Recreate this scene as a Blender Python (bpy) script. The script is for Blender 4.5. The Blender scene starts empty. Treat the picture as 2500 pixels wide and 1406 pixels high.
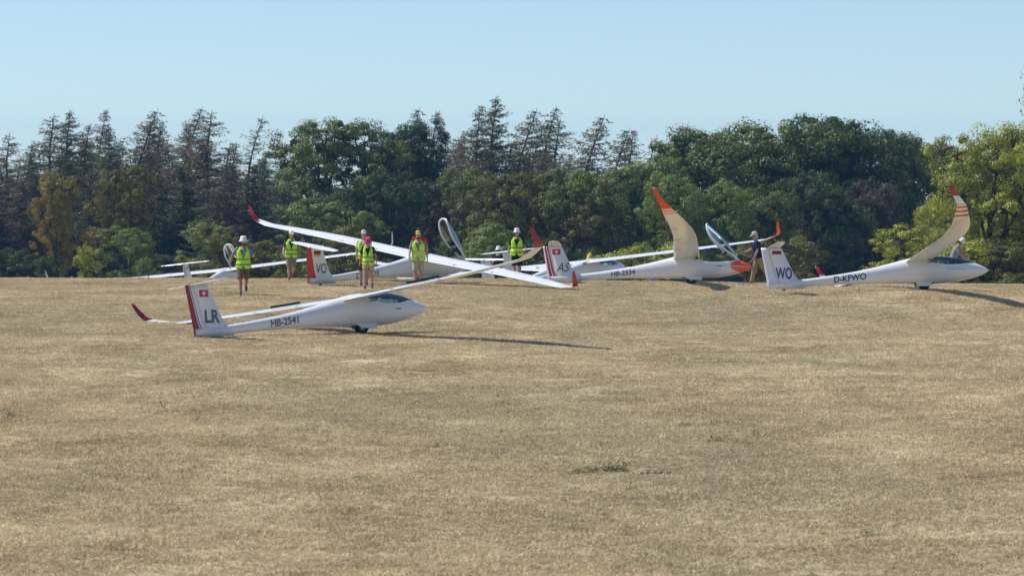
import bpy, bmesh, math, random
import numpy as np
from mathutils import Vector, Matrix

sc = bpy.context.scene
col = sc.collection
PI = math.pi

# ------------------------------------------------------------------ camera
FPX = 10100.0            # focal length in pixels of the 2500 px wide photograph
CAM_Z = 4.52
PITCH = math.atan(340 / FPX)
cam_d = bpy.data.cameras.new('camera')
cam = bpy.data.objects.new('camera', cam_d)
col.objects.link(cam)
cam.location = (0, 0, CAM_Z)
cam.rotation_euler = (PI / 2 - PITCH, 0, 0)
cam_d.sensor_width = 36.0
cam_d.lens = 36.0 * FPX / 2500.0
cam_d.clip_start = 1.0
cam_d.clip_end = 20000
cam_d.dof.use_dof = True
cam_d.dof.focus_distance = 128.0
cam_d.dof.aperture_fstop = 4.8
sc.camera = cam

# ------------------------------------------------------------------ sky, sun, exposure
SUN_EL, SUN_AZ = math.radians(55), math.radians(-70)    # azimuth from +Y, clockwise: the sun stands at the left
world = bpy.data.worlds.new('World')
sc.world = world
world.use_nodes = True
wn = world.node_tree
for n in list(wn.nodes): wn.nodes.remove(n)
sky = wn.nodes.new('ShaderNodeTexSky')
sky.sky_type = 'NISHITA'
sky.sun_disc = False
sky.sun_elevation = SUN_EL
sky.sun_rotation = SUN_AZ
sky.altitude = 300
sky.air_density = 0.9
sky.dust_density = 0.0
sky.ozone_density = 5.0
# the field climbs away from the camera: level sky lies 2 degrees below the field's own plane
wtc = wn.nodes.new('ShaderNodeTexCoord')
wmp = wn.nodes.new('ShaderNodeMapping')
wmp.inputs['Rotation'].default_value = (math.radians(2.0), 0, 0)
wn.links.new(wtc.outputs['Generated'], wmp.inputs['Vector'])
wn.links.new(wmp.outputs[0], sky.inputs['Vector'])
bg = wn.nodes.new('ShaderNodeBackground')
bg.inputs['Strength'].default_value = 0.105
wo = wn.nodes.new('ShaderNodeOutputWorld')
wn.links.new(sky.outputs[0], bg.inputs['Color'])
wn.links.new(bg.outputs[0], wo.inputs['Surface'])

sun_d = bpy.data.lights.new('sun', 'SUN')
sun_d.energy = 4.8
sun_d.angle = math.radians(0.53)
sun_d.color = (1.0, 0.95, 0.87)
sun = bpy.data.objects.new('sun', sun_d)
col.objects.link(sun)
to_sun = Vector((math.sin(SUN_AZ) * math.cos(SUN_EL), math.cos(SUN_AZ) * math.cos(SUN_EL), math.sin(SUN_EL)))
sun.rotation_euler = to_sun.to_track_quat('Z', 'Y').to_euler()
sun.location = to_sun * 60

sc.view_settings.view_transform = 'Standard'
sc.view_settings.look = 'None'
sc.view_settings.exposure = 0.26
sc.view_settings.gamma = 1.0
sc.view_settings.use_curve_mapping = False

# ------------------------------------------------------------------ terrain height and pixel helper
def gz(x, d):
    """ground height: gentle crest at about 140 m, falling away behind it"""
    x = np.asarray(x, float); d = np.asarray(d, float)
    z = 0.075 * np.exp(-((d - 127) / 13.0) ** 2)
    z = z + 0.19 * np.exp(-((x - 12.4) / 5.0) ** 2 - ((d - 123.5) / 8.0) ** 2)
    z = z + np.exp(-((d - 144) / 5.5) ** 2) * (-0.017 * np.clip(x, 0, 9) - .006 * np.clip(x - 9, 0, None))
    sl = 0.052 + 0.014 * np.tanh((x + 5) / 8.0)
    sl = np.where(d > 230, sl + (0.058 - sl) * np.clip((d - 230) / 150, 0, 1), sl)
    e = np.clip(d - 140.2, 0, None)
    z = z - sl * np.where(e < 8, e * e / 16.0, e - 4)
    z = z + 2.75 * np.clip(1 - d / 42.0, 0, None) ** 1.4
    z = z + 0.018 * np.sin(x * 0.9 + 0.7 * np.sin(d * 0.21)) * np.sin(d * 0.33 + x * 0.12)
    return z

def wx(px, d): return (px - 1250.0) * d / FPX

# ------------------------------------------------------------------ mesh helpers
def pchip(xs, ys):
    xs = np.asarray(xs, float); ys = np.asarray(ys, float)
    h = np.diff(xs); dl = np.diff(ys) / h
    m = np.zeros_like(ys); m[0] = dl[0]; m[-1] = dl[-1]
    for i in range(1, len(xs) - 1):
        if dl[i - 1] * dl[i] > 0:
            w1 = 2 * h[i] + h[i - 1]; w2 = h[i] + 2 * h[i - 1]
            m[i] = (w1 + w2) / (w1 / dl[i - 1] + w2 / dl[i])
    def f(x):
        x = min(max(float(x), xs[0]), xs[-1])
        i = int(min(max(np.searchsorted(xs, x) - 1, 0), len(xs) - 2))
        t = (x - xs[i]) / h[i]
        return ((1 + 2 * t) * (1 - t) ** 2 * ys[i] + t * (1 - t) ** 2 * h[i] * m[i]
                + t * t * (3 - 2 * t) * ys[i + 1] + t * t * (t - 1) * h[i] * m[i + 1])
    return f

def mesh(name, verts, faces, mats=None, fm=None, smooth=True):
    me = bpy.data.meshes.new(name)
    me.from_pydata([tuple(map(float, v)) for v in verts], [], [tuple(f) for f in faces])
    for m in (mats if isinstance(mats, (list, tuple)) else [mats]):
        if m: me.materials.append(m)
    if fm is not None: me.polygons.foreach_set('material_index', list(fm))
    if smooth: me.polygons.foreach_set('use_smooth', [True] * len(me.polygons))
    me.update()
    return me

def link(name, me, parent=None, loc=None):
    o = bpy.data.objects.new(name, me)
    col.objects.link(o)
    if parent is not None: o.parent = parent
    if loc is not None: o.location = loc
    return o

def obj(name, verts, faces, mats=None, parent=None, fm=None, smooth=True, loc=None):
    return link(name, mesh(name, verts, faces, mats, fm, smooth), parent, loc)

def tag(o, label=None, cat=None, group=None, kind=None):
    if label: o['label'] = label
    if cat: o['category'] = cat
    if group: o['group'] = group
    if kind: o['kind'] = kind
    return o

def np_quads(name, V, mat, attrs=None, n=4):
    """fast mesh from an array of quads (N*4,3) or triangles (N*3,3)"""
    me = bpy.data.meshes.new(name)
    nv = len(V); nf = nv // n
    me.vertices.add(nv); me.vertices.foreach_set('co', np.ascontiguousarray(V, dtype=np.float32).ravel())
    me.loops.add(nv); me.loops.foreach_set('vertex_index', np.arange(nv, dtype=np.int32))
    me.polygons.add(nf)
    me.polygons.foreach_set('loop_start', np.arange(nf, dtype=np.int32) * n)
    me.polygons.foreach_set('loop_total', np.full(nf, n, dtype=np.int32))
    if mat: me.materials.append(mat)
    for k, a in (attrs or {}).items():
        at = me.attributes.new(k, 'FLOAT', 'FACE')
        at.data.foreach_set('value', np.ascontiguousarray(a, dtype=np.float32))
    me.update(calc_edges=True)
    return me

class MB:
    """collects closed shapes into one vertex / face list"""
    def __init__(s): s.v = []; s.f = []; s.m = []
    def add(s, v, f, m=0):
        b = len(s.v)
        s.v += [tuple(map(float, p)) for p in v]
        s.f += [tuple(b + i for i in q) for q in f]
        s.m += [m] * len(f)
        return s
    def tube(s, path, rad, seg=10, m=0, up=None, cap=True):
        """swept tube; rad is one number or (a, b) per point"""
        P = [Vector(p) for p in path]; n = len(P)
        if not isinstance(rad, (list, tuple)): rad = [rad] * n
        V = []; F = []
        t0 = (P[1] - P[0]).normalized()
        u = Vector(up) if up else (Vector((1, 0, 0)) if abs(t0.x) < .9 else Vector((0, 1, 0)))
        for i in range(n):
            t = (P[min(i + 1, n - 1)] - P[max(i - 1, 0)]).normalized()
            u = (u - t * u.dot(t)).normalized(); w = t.cross(u)
            r = rad[i]; a, b = r if isinstance(r, (list, tuple)) else (r, r)
            for k in range(seg):
                an = 2 * PI * k / seg
                V.append(P[i] + u * (a * math.cos(an)) + w * (b * math.sin(an)))
        for i in range(n - 1):
            for k in range(seg):
                k2 = (k + 1) % seg
                F.append((i * seg + k, i * seg + k2, (i + 1) * seg + k2, (i + 1) * seg + k))
        if cap:
            F.append(tuple(range(seg - 1, -1, -1)))
            F.append(tuple((n - 1) * seg + k for k in range(seg)))
        return s.add(V, F, m)
    def box(s, c, h, m=0, R=None):
        V = []
        for sx in (-1, 1):
            for sy in (-1, 1):
                for sz in (-1, 1):
                    p = Vector((sx * h[0], sy * h[1], sz * h[2]))
                    if R: p = R @ p
                    V.append(p + Vector(c))
        return s.add(V, [(0, 1, 3, 2), (4, 6, 7, 5), (0, 4, 5, 1), (2, 3, 7, 6), (0, 2, 6, 4), (1, 5, 7, 3)], m)
    def ball(s, c, r, nu=12, nv=8, m=0, R=None):
        V = []; F = []
        for i in range(nv + 1):
            th = PI * i / nv
            for k in range(nu):
                ph = 2 * PI * k / nu
                p = Vector((r[0] * math.sin(th) * math.cos(ph), r[1] * math.sin(th) * math.sin(ph), r[2] * math.cos(th)))
                if R: p = R @ p
                V.append(p + Vector(c))
        for i in range(nv):
            for k in range(nu):
                k2 = (k + 1) % nu
                F.append((i * nu + k, (i + 1) * nu + k, (i + 1) * nu + k2, i * nu + k2))
        return s.add(V, F, m)
    def rings(s, R, m=0, cap=True):
        n = len(R[0]); V = [p for r in R for p in r]; F = []
        for i in range(len(R) - 1):
            for k in range(n):
                k2 = (k + 1) % n
                F.append((i * n + k, i * n + k2, (i + 1) * n + k2, (i + 1) * n + k))
        if cap:
            F.append(tuple(range(n - 1, -1, -1)))
            F.append(tuple((len(R) - 1) * n + k for k in range(n)))
        return s.add(V, F, m)
    def lathe(s, prof, c, seg=20, m=0, axis='z'):
        R = []
        for r, h in prof:
            ring = []
            for k in range(seg):
                a = 2 * PI * k / seg
                p = (r * math.cos(a), r * math.sin(a), h)
                if axis == 'y': p = (p[0], p[2], p[1])
                ring.append(Vector(p) + Vector(c))
            R.append(ring)
        return s.rings(R, m, cap=False)
    def fixn(s):
        bm = bmesh.new()
        for v in s.v: bm.verts.new(v)
        bm.verts.ensure_lookup_table()
        return bm
    def build(s, name, mats, parent=None, smooth=True, weld=True, loc=None):
        me = mesh(name, s.v, s.f, mats, s.m, smooth)
        bm = bmesh.new(); bm.from_mesh(me)
        if weld: bmesh.ops.remove_doubles(bm, verts=bm.verts, dist=1e-5)
        bmesh.ops.recalc_face_normals(bm, faces=bm.faces)
        bm.to_mesh(me); bm.free()
        return link(name, me, parent, loc)

def apply_mods(me, mods):
    """run modifiers on a mesh and give the resulting mesh back"""
    o = bpy.data.objects.new('work', me); col.objects.link(o)
    for typ, kw in mods:
        m = o.modifiers.new(typ, typ)
        for k, v in kw.items(): setattr(m, k, v)
    dg = bpy.context.evaluated_depsgraph_get()
    out = bpy.data.meshes.new_from_object(o.evaluated_get(dg))
    bpy.data.objects.remove(o)
    return out

# ------------------------------------------------------------------ materials
MATS = {}
def nodes_mat(name):
    m = bpy.data.materials.new(name); m.use_nodes = True
    nt = m.node_tree
    b = nt.nodes['Principled BSDF']
    MATS[name] = m
    return m, nt, b

def paint(name, c, rough=0.35, spec=0.5, coat=0.0, var=0.04, scale=3.0, metal=0.0):
    """painted or woven surface: colour with a little uneven tone and roughness"""
    if name in MATS: return MATS[name]
    m, nt, b = nodes_mat(name)
    N = nt.nodes; L = nt.links
    tc = N.new('ShaderNodeTexCoord')
    no = N.new('ShaderNodeTexNoise'); no.inputs['Scale'].default_value = scale; no.inputs['Detail'].default_value = 5
    L.new(tc.outputs['Object'], no.inputs['Vector'])
    mr = N.new('ShaderNodeMapRange')
    mr.inputs[1].default_value = .3; mr.inputs[2].default_value = .7
    mr.inputs[3].default_value = 1 - var; mr.inputs[4].default_value = 1 + var
    L.new(no.outputs['Fac'], mr.inputs[0])
    mx = N.new('ShaderNodeVectorMath'); mx.operation = 'SCALE'
    mx.inputs[0].default_value = c
    L.new(mr.outputs[0], mx.inputs['Scale'])
    L.new(mx.outputs[0], b.inputs['Base Color'])
    r2 = N.new('ShaderNodeMapRange')
    r2.inputs[3].default_value = max(0.02, rough - .05); r2.inputs[4].default_value = rough + .08
    L.new(no.outputs['Fac'], r2.inputs[0]); L.new(r2.outputs[0], b.inputs['Roughness'])
    b.inputs['Specular IOR Level'].default_value = spec
    b.inputs['Coat Weight'].default_value = coat
    b.inputs['Coat Roughness'].default_value = .1
    b.inputs['Metallic'].default_value = metal
    return m

def cloth(name, c, fold=0.35):
    """fabric: matt, with creases as relief"""
    if name in MATS: return MATS[name]
    m = paint(name, c, rough=.85, spec=.15, var=.14, scale=9)
    nt = m.node_tree; b = nt.nodes['Principled BSDF']
    tc = nt.nodes.new('ShaderNodeTexCoord')
    no = nt.nodes.new('ShaderNodeTexNoise'); no.inputs['Scale'].default_value = 14; no.inputs['Detail'].default_value = 3
    no.inputs['Distortion'].default_value = 1.2
    bp = nt.nodes.new('ShaderNodeBump'); bp.inputs['Strength'].default_value = fold; bp.inputs['Distance'].default_value = .03
    nt.links.new(tc.outputs['Object'], no.inputs['Vector'])
    nt.links.new(no.outputs['Fac'], bp.inputs['Height']); nt.links.new(bp.outputs[0], b.inputs['Normal'])
    return m

gel = paint('white_gelcoat', (.73, .745, .765), rough=.22, spec=.5, coat=.3, var=.045, scale=1.6)
gel_line = paint('panel_gap', (.30, .31, .33), rough=.6)
rub = paint('tyre_rubber', (.022, .022, .024), rough=.8, spec=.2)
dark = paint('dark_plastic', (.018, .019, .022), rough=.5)
grey_in = paint('cockpit_grey', (.42, .43, .43), rough=.7)
seatm = cloth('seat_fabric', (.10, .10, .11))
alu = paint('aluminium', (.55, .55, .56), rough=.35, metal=1.0)
brake = paint('airbrake_dark', (.010, .011, .018), rough=.9, spec=.1)
ink_navy = paint('letter_navy', (.015, .03, .16), rough=.4)
ink_grey = paint('letter_grey', (.10, .11, .12), rough=.4)
ink_black = paint('letter_black', (.02, .025, .045), rough=.4)
ink_faint = paint('letter_faint', (.52, .53, .56), rough=.4)
red_dark = paint('dark_red_paint', (.26, .012, .035), rough=.3, coat=.2)
red = paint('red_paint', (.50, .020, .018), rough=.3, coat=.2)
orange = paint('orange_paint', (.85, .085, .012), rough=.35, coat=.15)
flag_red = paint('flag_red', (.55, .012, .035), rough=.4)
flag_black = paint('flag_black', (.012, .012, .014), rough=.4)
flag_gold = paint('flag_gold', (.80, .42, .02), rough=.4)
flag_white = paint('flag_white', (.82, .82, .82), rough=.4)

def glass(name, tint, refl=.16):
    m, nt, b = nodes_mat(name)
    N = nt.nodes; L = nt.links
    N.remove(b)
    tr = N.new('ShaderNodeBsdfTransparent'); tr.inputs[0].default_value = (*tint, 1)
    gl = N.new('ShaderNodeBsdfGlossy'); gl.inputs['Roughness'].default_value = .03; gl.inputs[0].default_value = (1, 1, 1, 1)
    fr = N.new('ShaderNodeFresnel'); fr.inputs[0].default_value = 1.5
    mp = N.new('ShaderNodeMath'); mp.operation = 'ADD'; mp.inputs[1].default_value = refl * .35
    mp.use_clamp = True
    mx = N.new('ShaderNodeMixShader')
    L.new(fr.outputs[0], mp.inputs[0]); L.new(mp.outputs[0], mx.inputs[0])
    L.new(tr.outputs[0], mx.inputs[1]); L.new(gl.outputs[0], mx.inputs[2])
    L.new(mx.outputs[0], nt.nodes['Material Output'].inputs[0])
    return m
canopy_glass = glass('canopy_glass', (.50, .70, .76), .22)
car_glass = glass('car_glass', (.12, .14, .15), .3)

def leaf_mat(name, trans=.35):
    """foliage: object colour x leaf tint, dry leaves by clump; partly translucent"""
    m, nt, b = nodes_mat(name)
    N = nt.nodes; L = nt.links
    N.remove(b)
    oi = N.new('ShaderNodeObjectInfo')
    at = N.new('ShaderNodeAttribute'); at.attribute_name = 'tint'
    ad = N.new('ShaderNodeAttribute'); ad.attribute_name = 'dry'
    mul = N.new('ShaderNodeVectorMath'); mul.operation = 'SCALE'
    L.new(oi.outputs['Color'], mul.inputs[0]); L.new(at.outputs['Fac'], mul.inputs['Scale'])
    # dry share of the crown is kept in the object colour's alpha
    gt = N.new('ShaderNodeMath'); gt.operation = 'LESS_THAN'
    L.new(ad.outputs['Fac'], gt.inputs[0]); L.new(oi.outputs['Alpha'], gt.inputs[1])
    dr = N.new('ShaderNodeVectorMath'); dr.operation = 'SCALE'; dr.inputs[0].default_value = (.20, .130, .040)
    L.new(at.outputs['Fac'], dr.inputs['Scale'])
    mx = N.new('ShaderNodeMix'); mx.data_type = 'RGBA'
    f2 = N.new('ShaderNodeMath'); f2.operation = 'MULTIPLY'; f2.inputs[1].default_value = .75
    L.new(gt.outputs[0], f2.inputs[0]); L.new(f2.outputs[0], mx.inputs[0])
    L.new(mul.outputs[0], mx.inputs[6]); L.new(dr.outputs[0], mx.inputs[7])
    di = N.new('ShaderNodeBsdfDiffuse'); tl = N.new('ShaderNodeBsdfTranslucent')
    gl = N.new('ShaderNodeBsdfGlossy'); gl.inputs['Roughness'].default_value = .45; gl.inputs[0].default_value = (.6, .65, .7, 1)
    L.new(mx.outputs[2], di.inputs[0]); L.new(mx.outputs[2], tl.inputs[0])
    m1 = N.new('ShaderNodeMixShader'); m1.inputs[0].default_value = trans
    L.new(di.outputs[0], m1.inputs[1]); L.new(tl.outputs[0], m1.inputs[2])
    m2 = N.new('ShaderNodeMixShader'); m2.inputs[0].default_value = .025
    L.new(m1.outputs[0], m2.inputs[1]); L.new(gl.outputs[0], m2.inputs[2])
    L.new(m2.outputs[0], nt.nodes['Material Output'].inputs[0])
    return m
leafm = leaf_mat('leaves', .30)
needlem = leaf_mat('needles', .2)
bark = paint('bark', (.055, .045, .038), rough=.9, spec=.1, var=.3, scale=6)
bark_grey = paint('bark_grey', (.13, .118, .105), rough=.9, spec=.1, var=.3, scale=6)

# ground and grass share one colour recipe in world space
def straw_nodes(nt, blade):
    N = nt.nodes; L = nt.links
    ge = N.new('ShaderNodeNewGeometry')
    def noise(scale, detail, sy=1.0, rough=.6):
        mp = N.new('ShaderNodeVectorMath'); mp.operation = 'MULTIPLY'; mp.inputs[1].default_value = (1, sy, 0)
        L.new(ge.outputs['Position'], mp.inputs[0])
        n = N.new('ShaderNodeTexNoise'); n.inputs['Scale'].default_value = scale; n.inputs['Detail'].default_value = detail
        n.inputs['Roughness'].default_value = rough
        L.new(mp.outputs[0], n.inputs['Vector']); return n.outputs['Fac']
    def ramp(f, stops):
        r = N.new('ShaderNodeValToRGB'); L.new(f, r.inputs[0])
        e = r.color_ramp.elements
        while len(e) < len(stops): e.new(.5)
        for i, (p, c) in enumerate(stops): e[i].position = p; e[i].color = (*c, 1)
        return r.outputs[0]
    def mix(a, b, f, typ='MIX'):
        m = N.new('ShaderNodeMix'); m.data_type = 'RGBA'; m.blend_type = typ
        if isinstance(f, float): m.inputs[0].default_value = f
        else: L.new(f, m.inputs[0])
        for s, v in ((6, a), (7, b)):
            if isinstance(v, tuple): m.inputs[s].default_value = (*v, 1)
            else: L.new(v, m.inputs[s])
        return m.outputs[2]
    big = noise(.055, 4, .45)
    mid = noise(.42, 5, .55, .65)
    fine = noise(3.2, 5, .7, .7)
    tiny = noise(22.0, 4, 1.0, .7)
    c = ramp(mid, [(.30, (.42, .33, .195)), (.43, (.545, .435, .265)), (.54, (.615, .50, .31)), (.66, (.71, .595, .385))])
    c = mix(c, (.45, .39, .25), ramp(big, [(.46, (0, 0, 0)), (.62, (.65, .65, .65))]))
    g = ramp(noise(.16, 6, .4, .7), [(.54, (0, 0, 0)), (.69, (.6, .6, .6))])
    c = mix(c, (.36, .345, .19), g)
    c = mix(c, ramp(fine, [(.32, (.74, .72, .69)), (.5, (1, 1, 1)), (.68, (1.18, 1.16, 1.12))]), .85, 'MULTIPLY')
    if not blade:
        c = mix(c, ramp(tiny, [(.35, (.55, .52, .48)), (.5, (.95, .95, .95)), (.66, (1.25, 1.22, 1.15))]), .8, 'MULTIPLY')
    return c, fine, tiny, mix, ramp

gm, nt, b = nodes_mat('dry_field')
c, fine, tiny, mixf, rampf = straw_nodes(nt, False)
gsc = nt.nodes.new('ShaderNodeVectorMath'); gsc.operation = 'SCALE'; gsc.inputs['Scale'].default_value = .72
nt.links.new(c, gsc.inputs[0]); nt.links.new(gsc.outputs[0], b.inputs['Base Color'])
b.inputs['Roughness'].default_value = .95; b.inputs['Specular IOR Level'].default_value = .1
bp = nt.nodes.new('ShaderNodeBump'); bp.inputs['Strength'].default_value = .6; bp.inputs['Distance'].default_value = .05
nt.links.new(tiny, bp.inputs['Height']); nt.links.new(bp.outputs[0], b.inputs['Normal'])
ground_mat = gm

gm2, nt, b = nodes_mat('dry_grass_blade')
c, fine, tiny, mixf, rampf = straw_nodes(nt, True)
at = nt.nodes.new('ShaderNodeAttribute'); at.attribute_name = 'tint'
sc_ = nt.nodes.new('ShaderNodeVectorMath'); sc_.operation = 'SCALE'
nt.links.new(c, sc_.inputs[0]); nt.links.new(at.outputs['Fac'], sc_.inputs['Scale'])
nt.links.new(sc_.outputs[0], b.inputs['Base Color'])
b.inputs['Roughness'].default_value = .7; b.inputs['Specular IOR Level'].default_value = .25
tl = nt.nodes.new('ShaderNodeBsdfTranslucent'); nt.links.new(sc_.outputs[0], tl.inputs[0])
ms = nt.nodes.new('ShaderNodeMixShader'); ms.inputs[0].default_value = .25
nt.links.new(b.outputs[0], ms.inputs[1]); nt.links.new(tl.outputs[0], ms.inputs[2])
nt.links.new(ms.outputs[0], nt.nodes['Material Output'].inputs[0])
grass_mat = gm2
# ------------------------------------------------------------------ ground: one sheet to beyond the horizon
def build_ground():
    ys = np.concatenate([np.arange(-60, 30, 10), np.arange(30, 160, .8), np.arange(160, 400, 8), np.geomspace(400, 1600, 16)])
    xs0 = np.concatenate([-np.geomspace(1500, 45, 12), np.arange(-40, 40.01, 1.0), np.geomspace(45, 1500, 12)])
    X, Y = np.meshgrid(xs0, ys)
    Z = gz(np.clip(X, -60, 60), Y)
    V = np.stack([X, Y, Z], -1).reshape(-1, 3)
    ny, nx = X.shape
    i, j = np.meshgrid(np.arange(ny - 1), np.arange(nx - 1), indexing='ij')
    a = (i * nx + j).ravel()
    F = np.stack([a, a + 1, a + nx + 1, a + nx], -1)
    o = obj('ground', V, F.tolist(), ground_mat)
    return tag(o, 'dry straw coloured grass airfield with a low crest', 'ground', kind='structure')
build_ground()

def grass_patch(seed, n, size, hmin, hmax, lean=1.25):
    r = np.random.default_rng(seed)
    p = np.zeros((n, 3)); p[:, :2] = (r.random((n, 2)) - .5) * size
    # gather into loose tufts
    k = max(3, n // 14)
    tc = (r.random((k, 2)) - .5) * size
    idx = r.integers(0, k, n)
    t = r.random(n) < .7
    p[t, :2] = tc[idx[t]] + r.normal(0, .035, (t.sum(), 2))
    h = r.uniform(hmin, hmax, n) * r.choice([.6, 1, 1.0, 1.3], n)
    a = r.uniform(0, 2 * PI, n); ln = np.abs(r.normal(.5, .35, n)) * lean
    d = np.stack([np.cos(a), np.sin(a), np.zeros(n)], -1)
    side = np.stack([-np.sin(a + r.normal(0, .6, n)), np.cos(a), np.zeros(n)], -1)
    w = r.uniform(.004, .009, n)[:, None]
    mid = p + d * (h * ln * .35)[:, None]; mid[:, 2] += h * .6
    tip = p + d * (h * ln)[:, None]; tip[:, 2] += h * np.clip(1.05 - ln * .45, .25, 1)
    V = np.stack([p - side * w, p + side * w, mid + side * w * .8, mid - side * w * .8,
                  mid - side * w * .8, mid + side * w * .8, tip + side * w * .15, tip - side * w * .15], 1).reshape(-1, 3)
    V[:, 2] -= .006
    tint = np.repeat(r.uniform(.84, 1.2, n), 2)
    return np_quads('grass_tuft', V, grass_mat, {'tint': tint})

def build_grass():
    r = np.random.default_rng(5)
    tufts = bpy.data.collections.new('grass_tufts')
    for i in range(5):
        me = grass_patch(50 + i, 340, .80, .014, .040 if i < 4 else .07)
        tufts.objects.link(bpy.data.objects.new('grass_tuft', me))
    # jittered points over the part of the field the camera can see, with margin
    pts = []
    d = 36.0
    while d < 152:
        step = .40 if d < 75 else .5
        hw = 1250 / FPX * d * 1.10 + 2.5
        x = np.arange(-hw, hw, step)
        pts.append(np.stack([x + r.normal(0, step * .4, len(x)), np.full(len(x), d) + r.normal(0, step * .4, len(x))], -1))
        d += step
    P = np.concatenate(pts)
    n = len(P)
    me = bpy.data.meshes.new('dry_grass')
    me.vertices.add(n)
    co = np.zeros((n, 3), np.float32); co[:, :2] = P; co[:, 2] = gz(P[:, 0], P[:, 1])
    me.vertices.foreach_set('co', co.ravel())
    for nm, v in (('rot', r.uniform(0, 2 * PI, n)), ('scl', np.clip(r.normal(1, .22, n), .5, 1.8))):
        a = me.attributes.new(nm, 'FLOAT', 'POINT'); a.data.foreach_set('value', v.astype(np.float32))
    a = me.attributes.new('pick', 'INT', 'POINT')
    a.data.foreach_set('value', np.where(r.random(n) < np.where(P[:, 1] > 135, .10, .03), 4, r.integers(0, 4, n)).astype(np.int32))
    o = link('dry_grass', me)
    g = bpy.data.node_groups.new('scatter_grass', 'GeometryNodeTree')
    g.interface.new_socket('Geometry', in_out='INPUT', socket_type='NodeSocketGeometry')
    g.interface.new_socket('Geometry', in_out='OUTPUT', socket_type='NodeSocketGeometry')
    N = g.nodes; L = g.links
    gi = N.new('NodeGroupInput'); go = N.new('NodeGroupOutput')
    ci = N.new('GeometryNodeCollectionInfo'); ci.inputs['Collection'].default_value = tufts
    ci.inputs['Separate Children'].default_value = True; ci.inputs['Reset Children'].default_value = True
    ip = N.new('GeometryNodeInstanceOnPoints'); ip.inputs['Pick Instance'].default_value = True
    def attr(nm, ty):
        q = N.new('GeometryNodeInputNamedAttribute'); q.data_type = ty; q.inputs['Name'].default_value = nm
        return q.outputs['Attribute']
    cx = N.new('ShaderNodeCombineXYZ'); L.new(attr('rot', 'FLOAT'), cx.inputs[2])
    e2 = N.new('FunctionNodeEulerToRotation'); L.new(cx.outputs[0], e2.inputs[0])
    L.new(gi.outputs[0], ip.inputs['Points']); L.new(ci.outputs[0], ip.inputs['Instance'])
    L.new(attr('pick', 'INT'), ip.inputs['Instance Index'])
    L.new(e2.outputs[0], ip.inputs['Rotation']); L.new(attr('scl', 'FLOAT'), ip.inputs['Scale'])
    L.new(ip.outputs[0], go.inputs[0])
    md = o.modifiers.new('scatter', 'NODES'); md.node_group = g
    return tag(o, 'short dry straw grass covering the whole airfield', 'grass', kind='stuff')
build_grass()
# ------------------------------------------------------------------ gliders
# local frame: x forward, y to the left wing, z up, origin at the main wheel's foot; s = metres behind the nose
PROF = np.array([  # s, top, bottom, half width, height of greatest width
    [0.00, .612, .588, .012, .600], [.05, .655, .540, .060, .598], [.15, .705, .485, .115, .595], [.32, .775, .415, .180, .592],
    [.55, .858, .345, .238, .590], [.85, .945, .280, .285, .590], [1.2, 1.000, .228, .310, .592], [1.55, 1.022, .200, .315, .600],
    [1.9, 1.015, .186, .305, .615], [2.25, .985, .185, .278, .620], [2.65, .905, .195, .230, .590], [3.1, .790, .203, .180, .520],
    [3.6, .670, .203, .148, .445], [4.2, .552, .190, .124, .375], [4.9, .445, .160, .105, .305], [5.6, .355, .122, .090, .240],
    [6.2, .295, .092, .076, .195], [6.75, .255, .072, .050, .165]])
_f = [pchip(PROF[:, 0], PROF[:, i]) for i in range(1, 5)]
C0, C1 = .43, 2.04           # the canopy's reach
def ring_dims(s): return [f(s) for f in _f]
def sill_angle(s):
    top, bot, w, zm = ring_dims(s)
    if s <= C0 or s >= C1: return PI / 2
    b = 1 - (2 * (s - C0) / (C1 - C0) - 1) ** 2
    z = top - (top - .72) * min(1.0, b ** .55 * 1.02)
    return math.asin(min(1, max(0, (z - zm) / (top - zm))))
def ring_pt(s, a, grow=0.0):
    top, bot, w, zm = ring_dims(s)
    c, sn = math.cos(a), math.sin(a)
    y = -(w + grow) * math.copysign(abs(c) ** .92, c)
    z = zm + ((top - zm + grow) if sn > 0 else (zm - bot + grow)) * math.copysign(abs(sn) ** .96, sn)
    return (2.0 - s, y, z)
def side_y(s, z):
    """y of the right flank at height z"""
    top, bot, w, zm = ring_dims(s)
    h = (top - zm) if z > zm else (zm - bot)
    sn = min(.999, abs((z - zm) / h)) ** (1 / .96)
    return -w * (1 - sn * sn) ** .46

def text_shape(txt, size, bold=0.0, shear=0.0, spacing=1.0):
    cu = bpy.data.curves.new('t', 'FONT'); cu.body = txt; cu.size = size; cu.offset = bold; cu.shear = shear
    cu.space_character = spacing; cu.resolution_u = 4
    o = bpy.data.objects.new('t', cu); col.objects.link(o)
    dg = bpy.context.evaluated_depsgraph_get()
    me = bpy.data.meshes.new_from_object(o.evaluated_get(dg))
    bm = bmesh.new(); bm.from_mesh(me)
    bmesh.ops.triangulate(bm, faces=bm.faces)
    bmesh.ops.subdivide_edges(bm, edges=[e for e in bm.edges if e.calc_length() > size * .18], cuts=2)
    bmesh.ops.triangulate(bm, faces=bm.faces)
    V = [v.co.copy() for v in bm.verts]; bm.verts.index_update()
    F = [[v.index for v in f.verts] for f in bm.faces]
    bm.free(); bpy.data.objects.remove(o); bpy.data.meshes.remove(me)
    w = max(v.x for v in V); w0 = min(v.x for v in V)
    return V, F, w0, w

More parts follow.
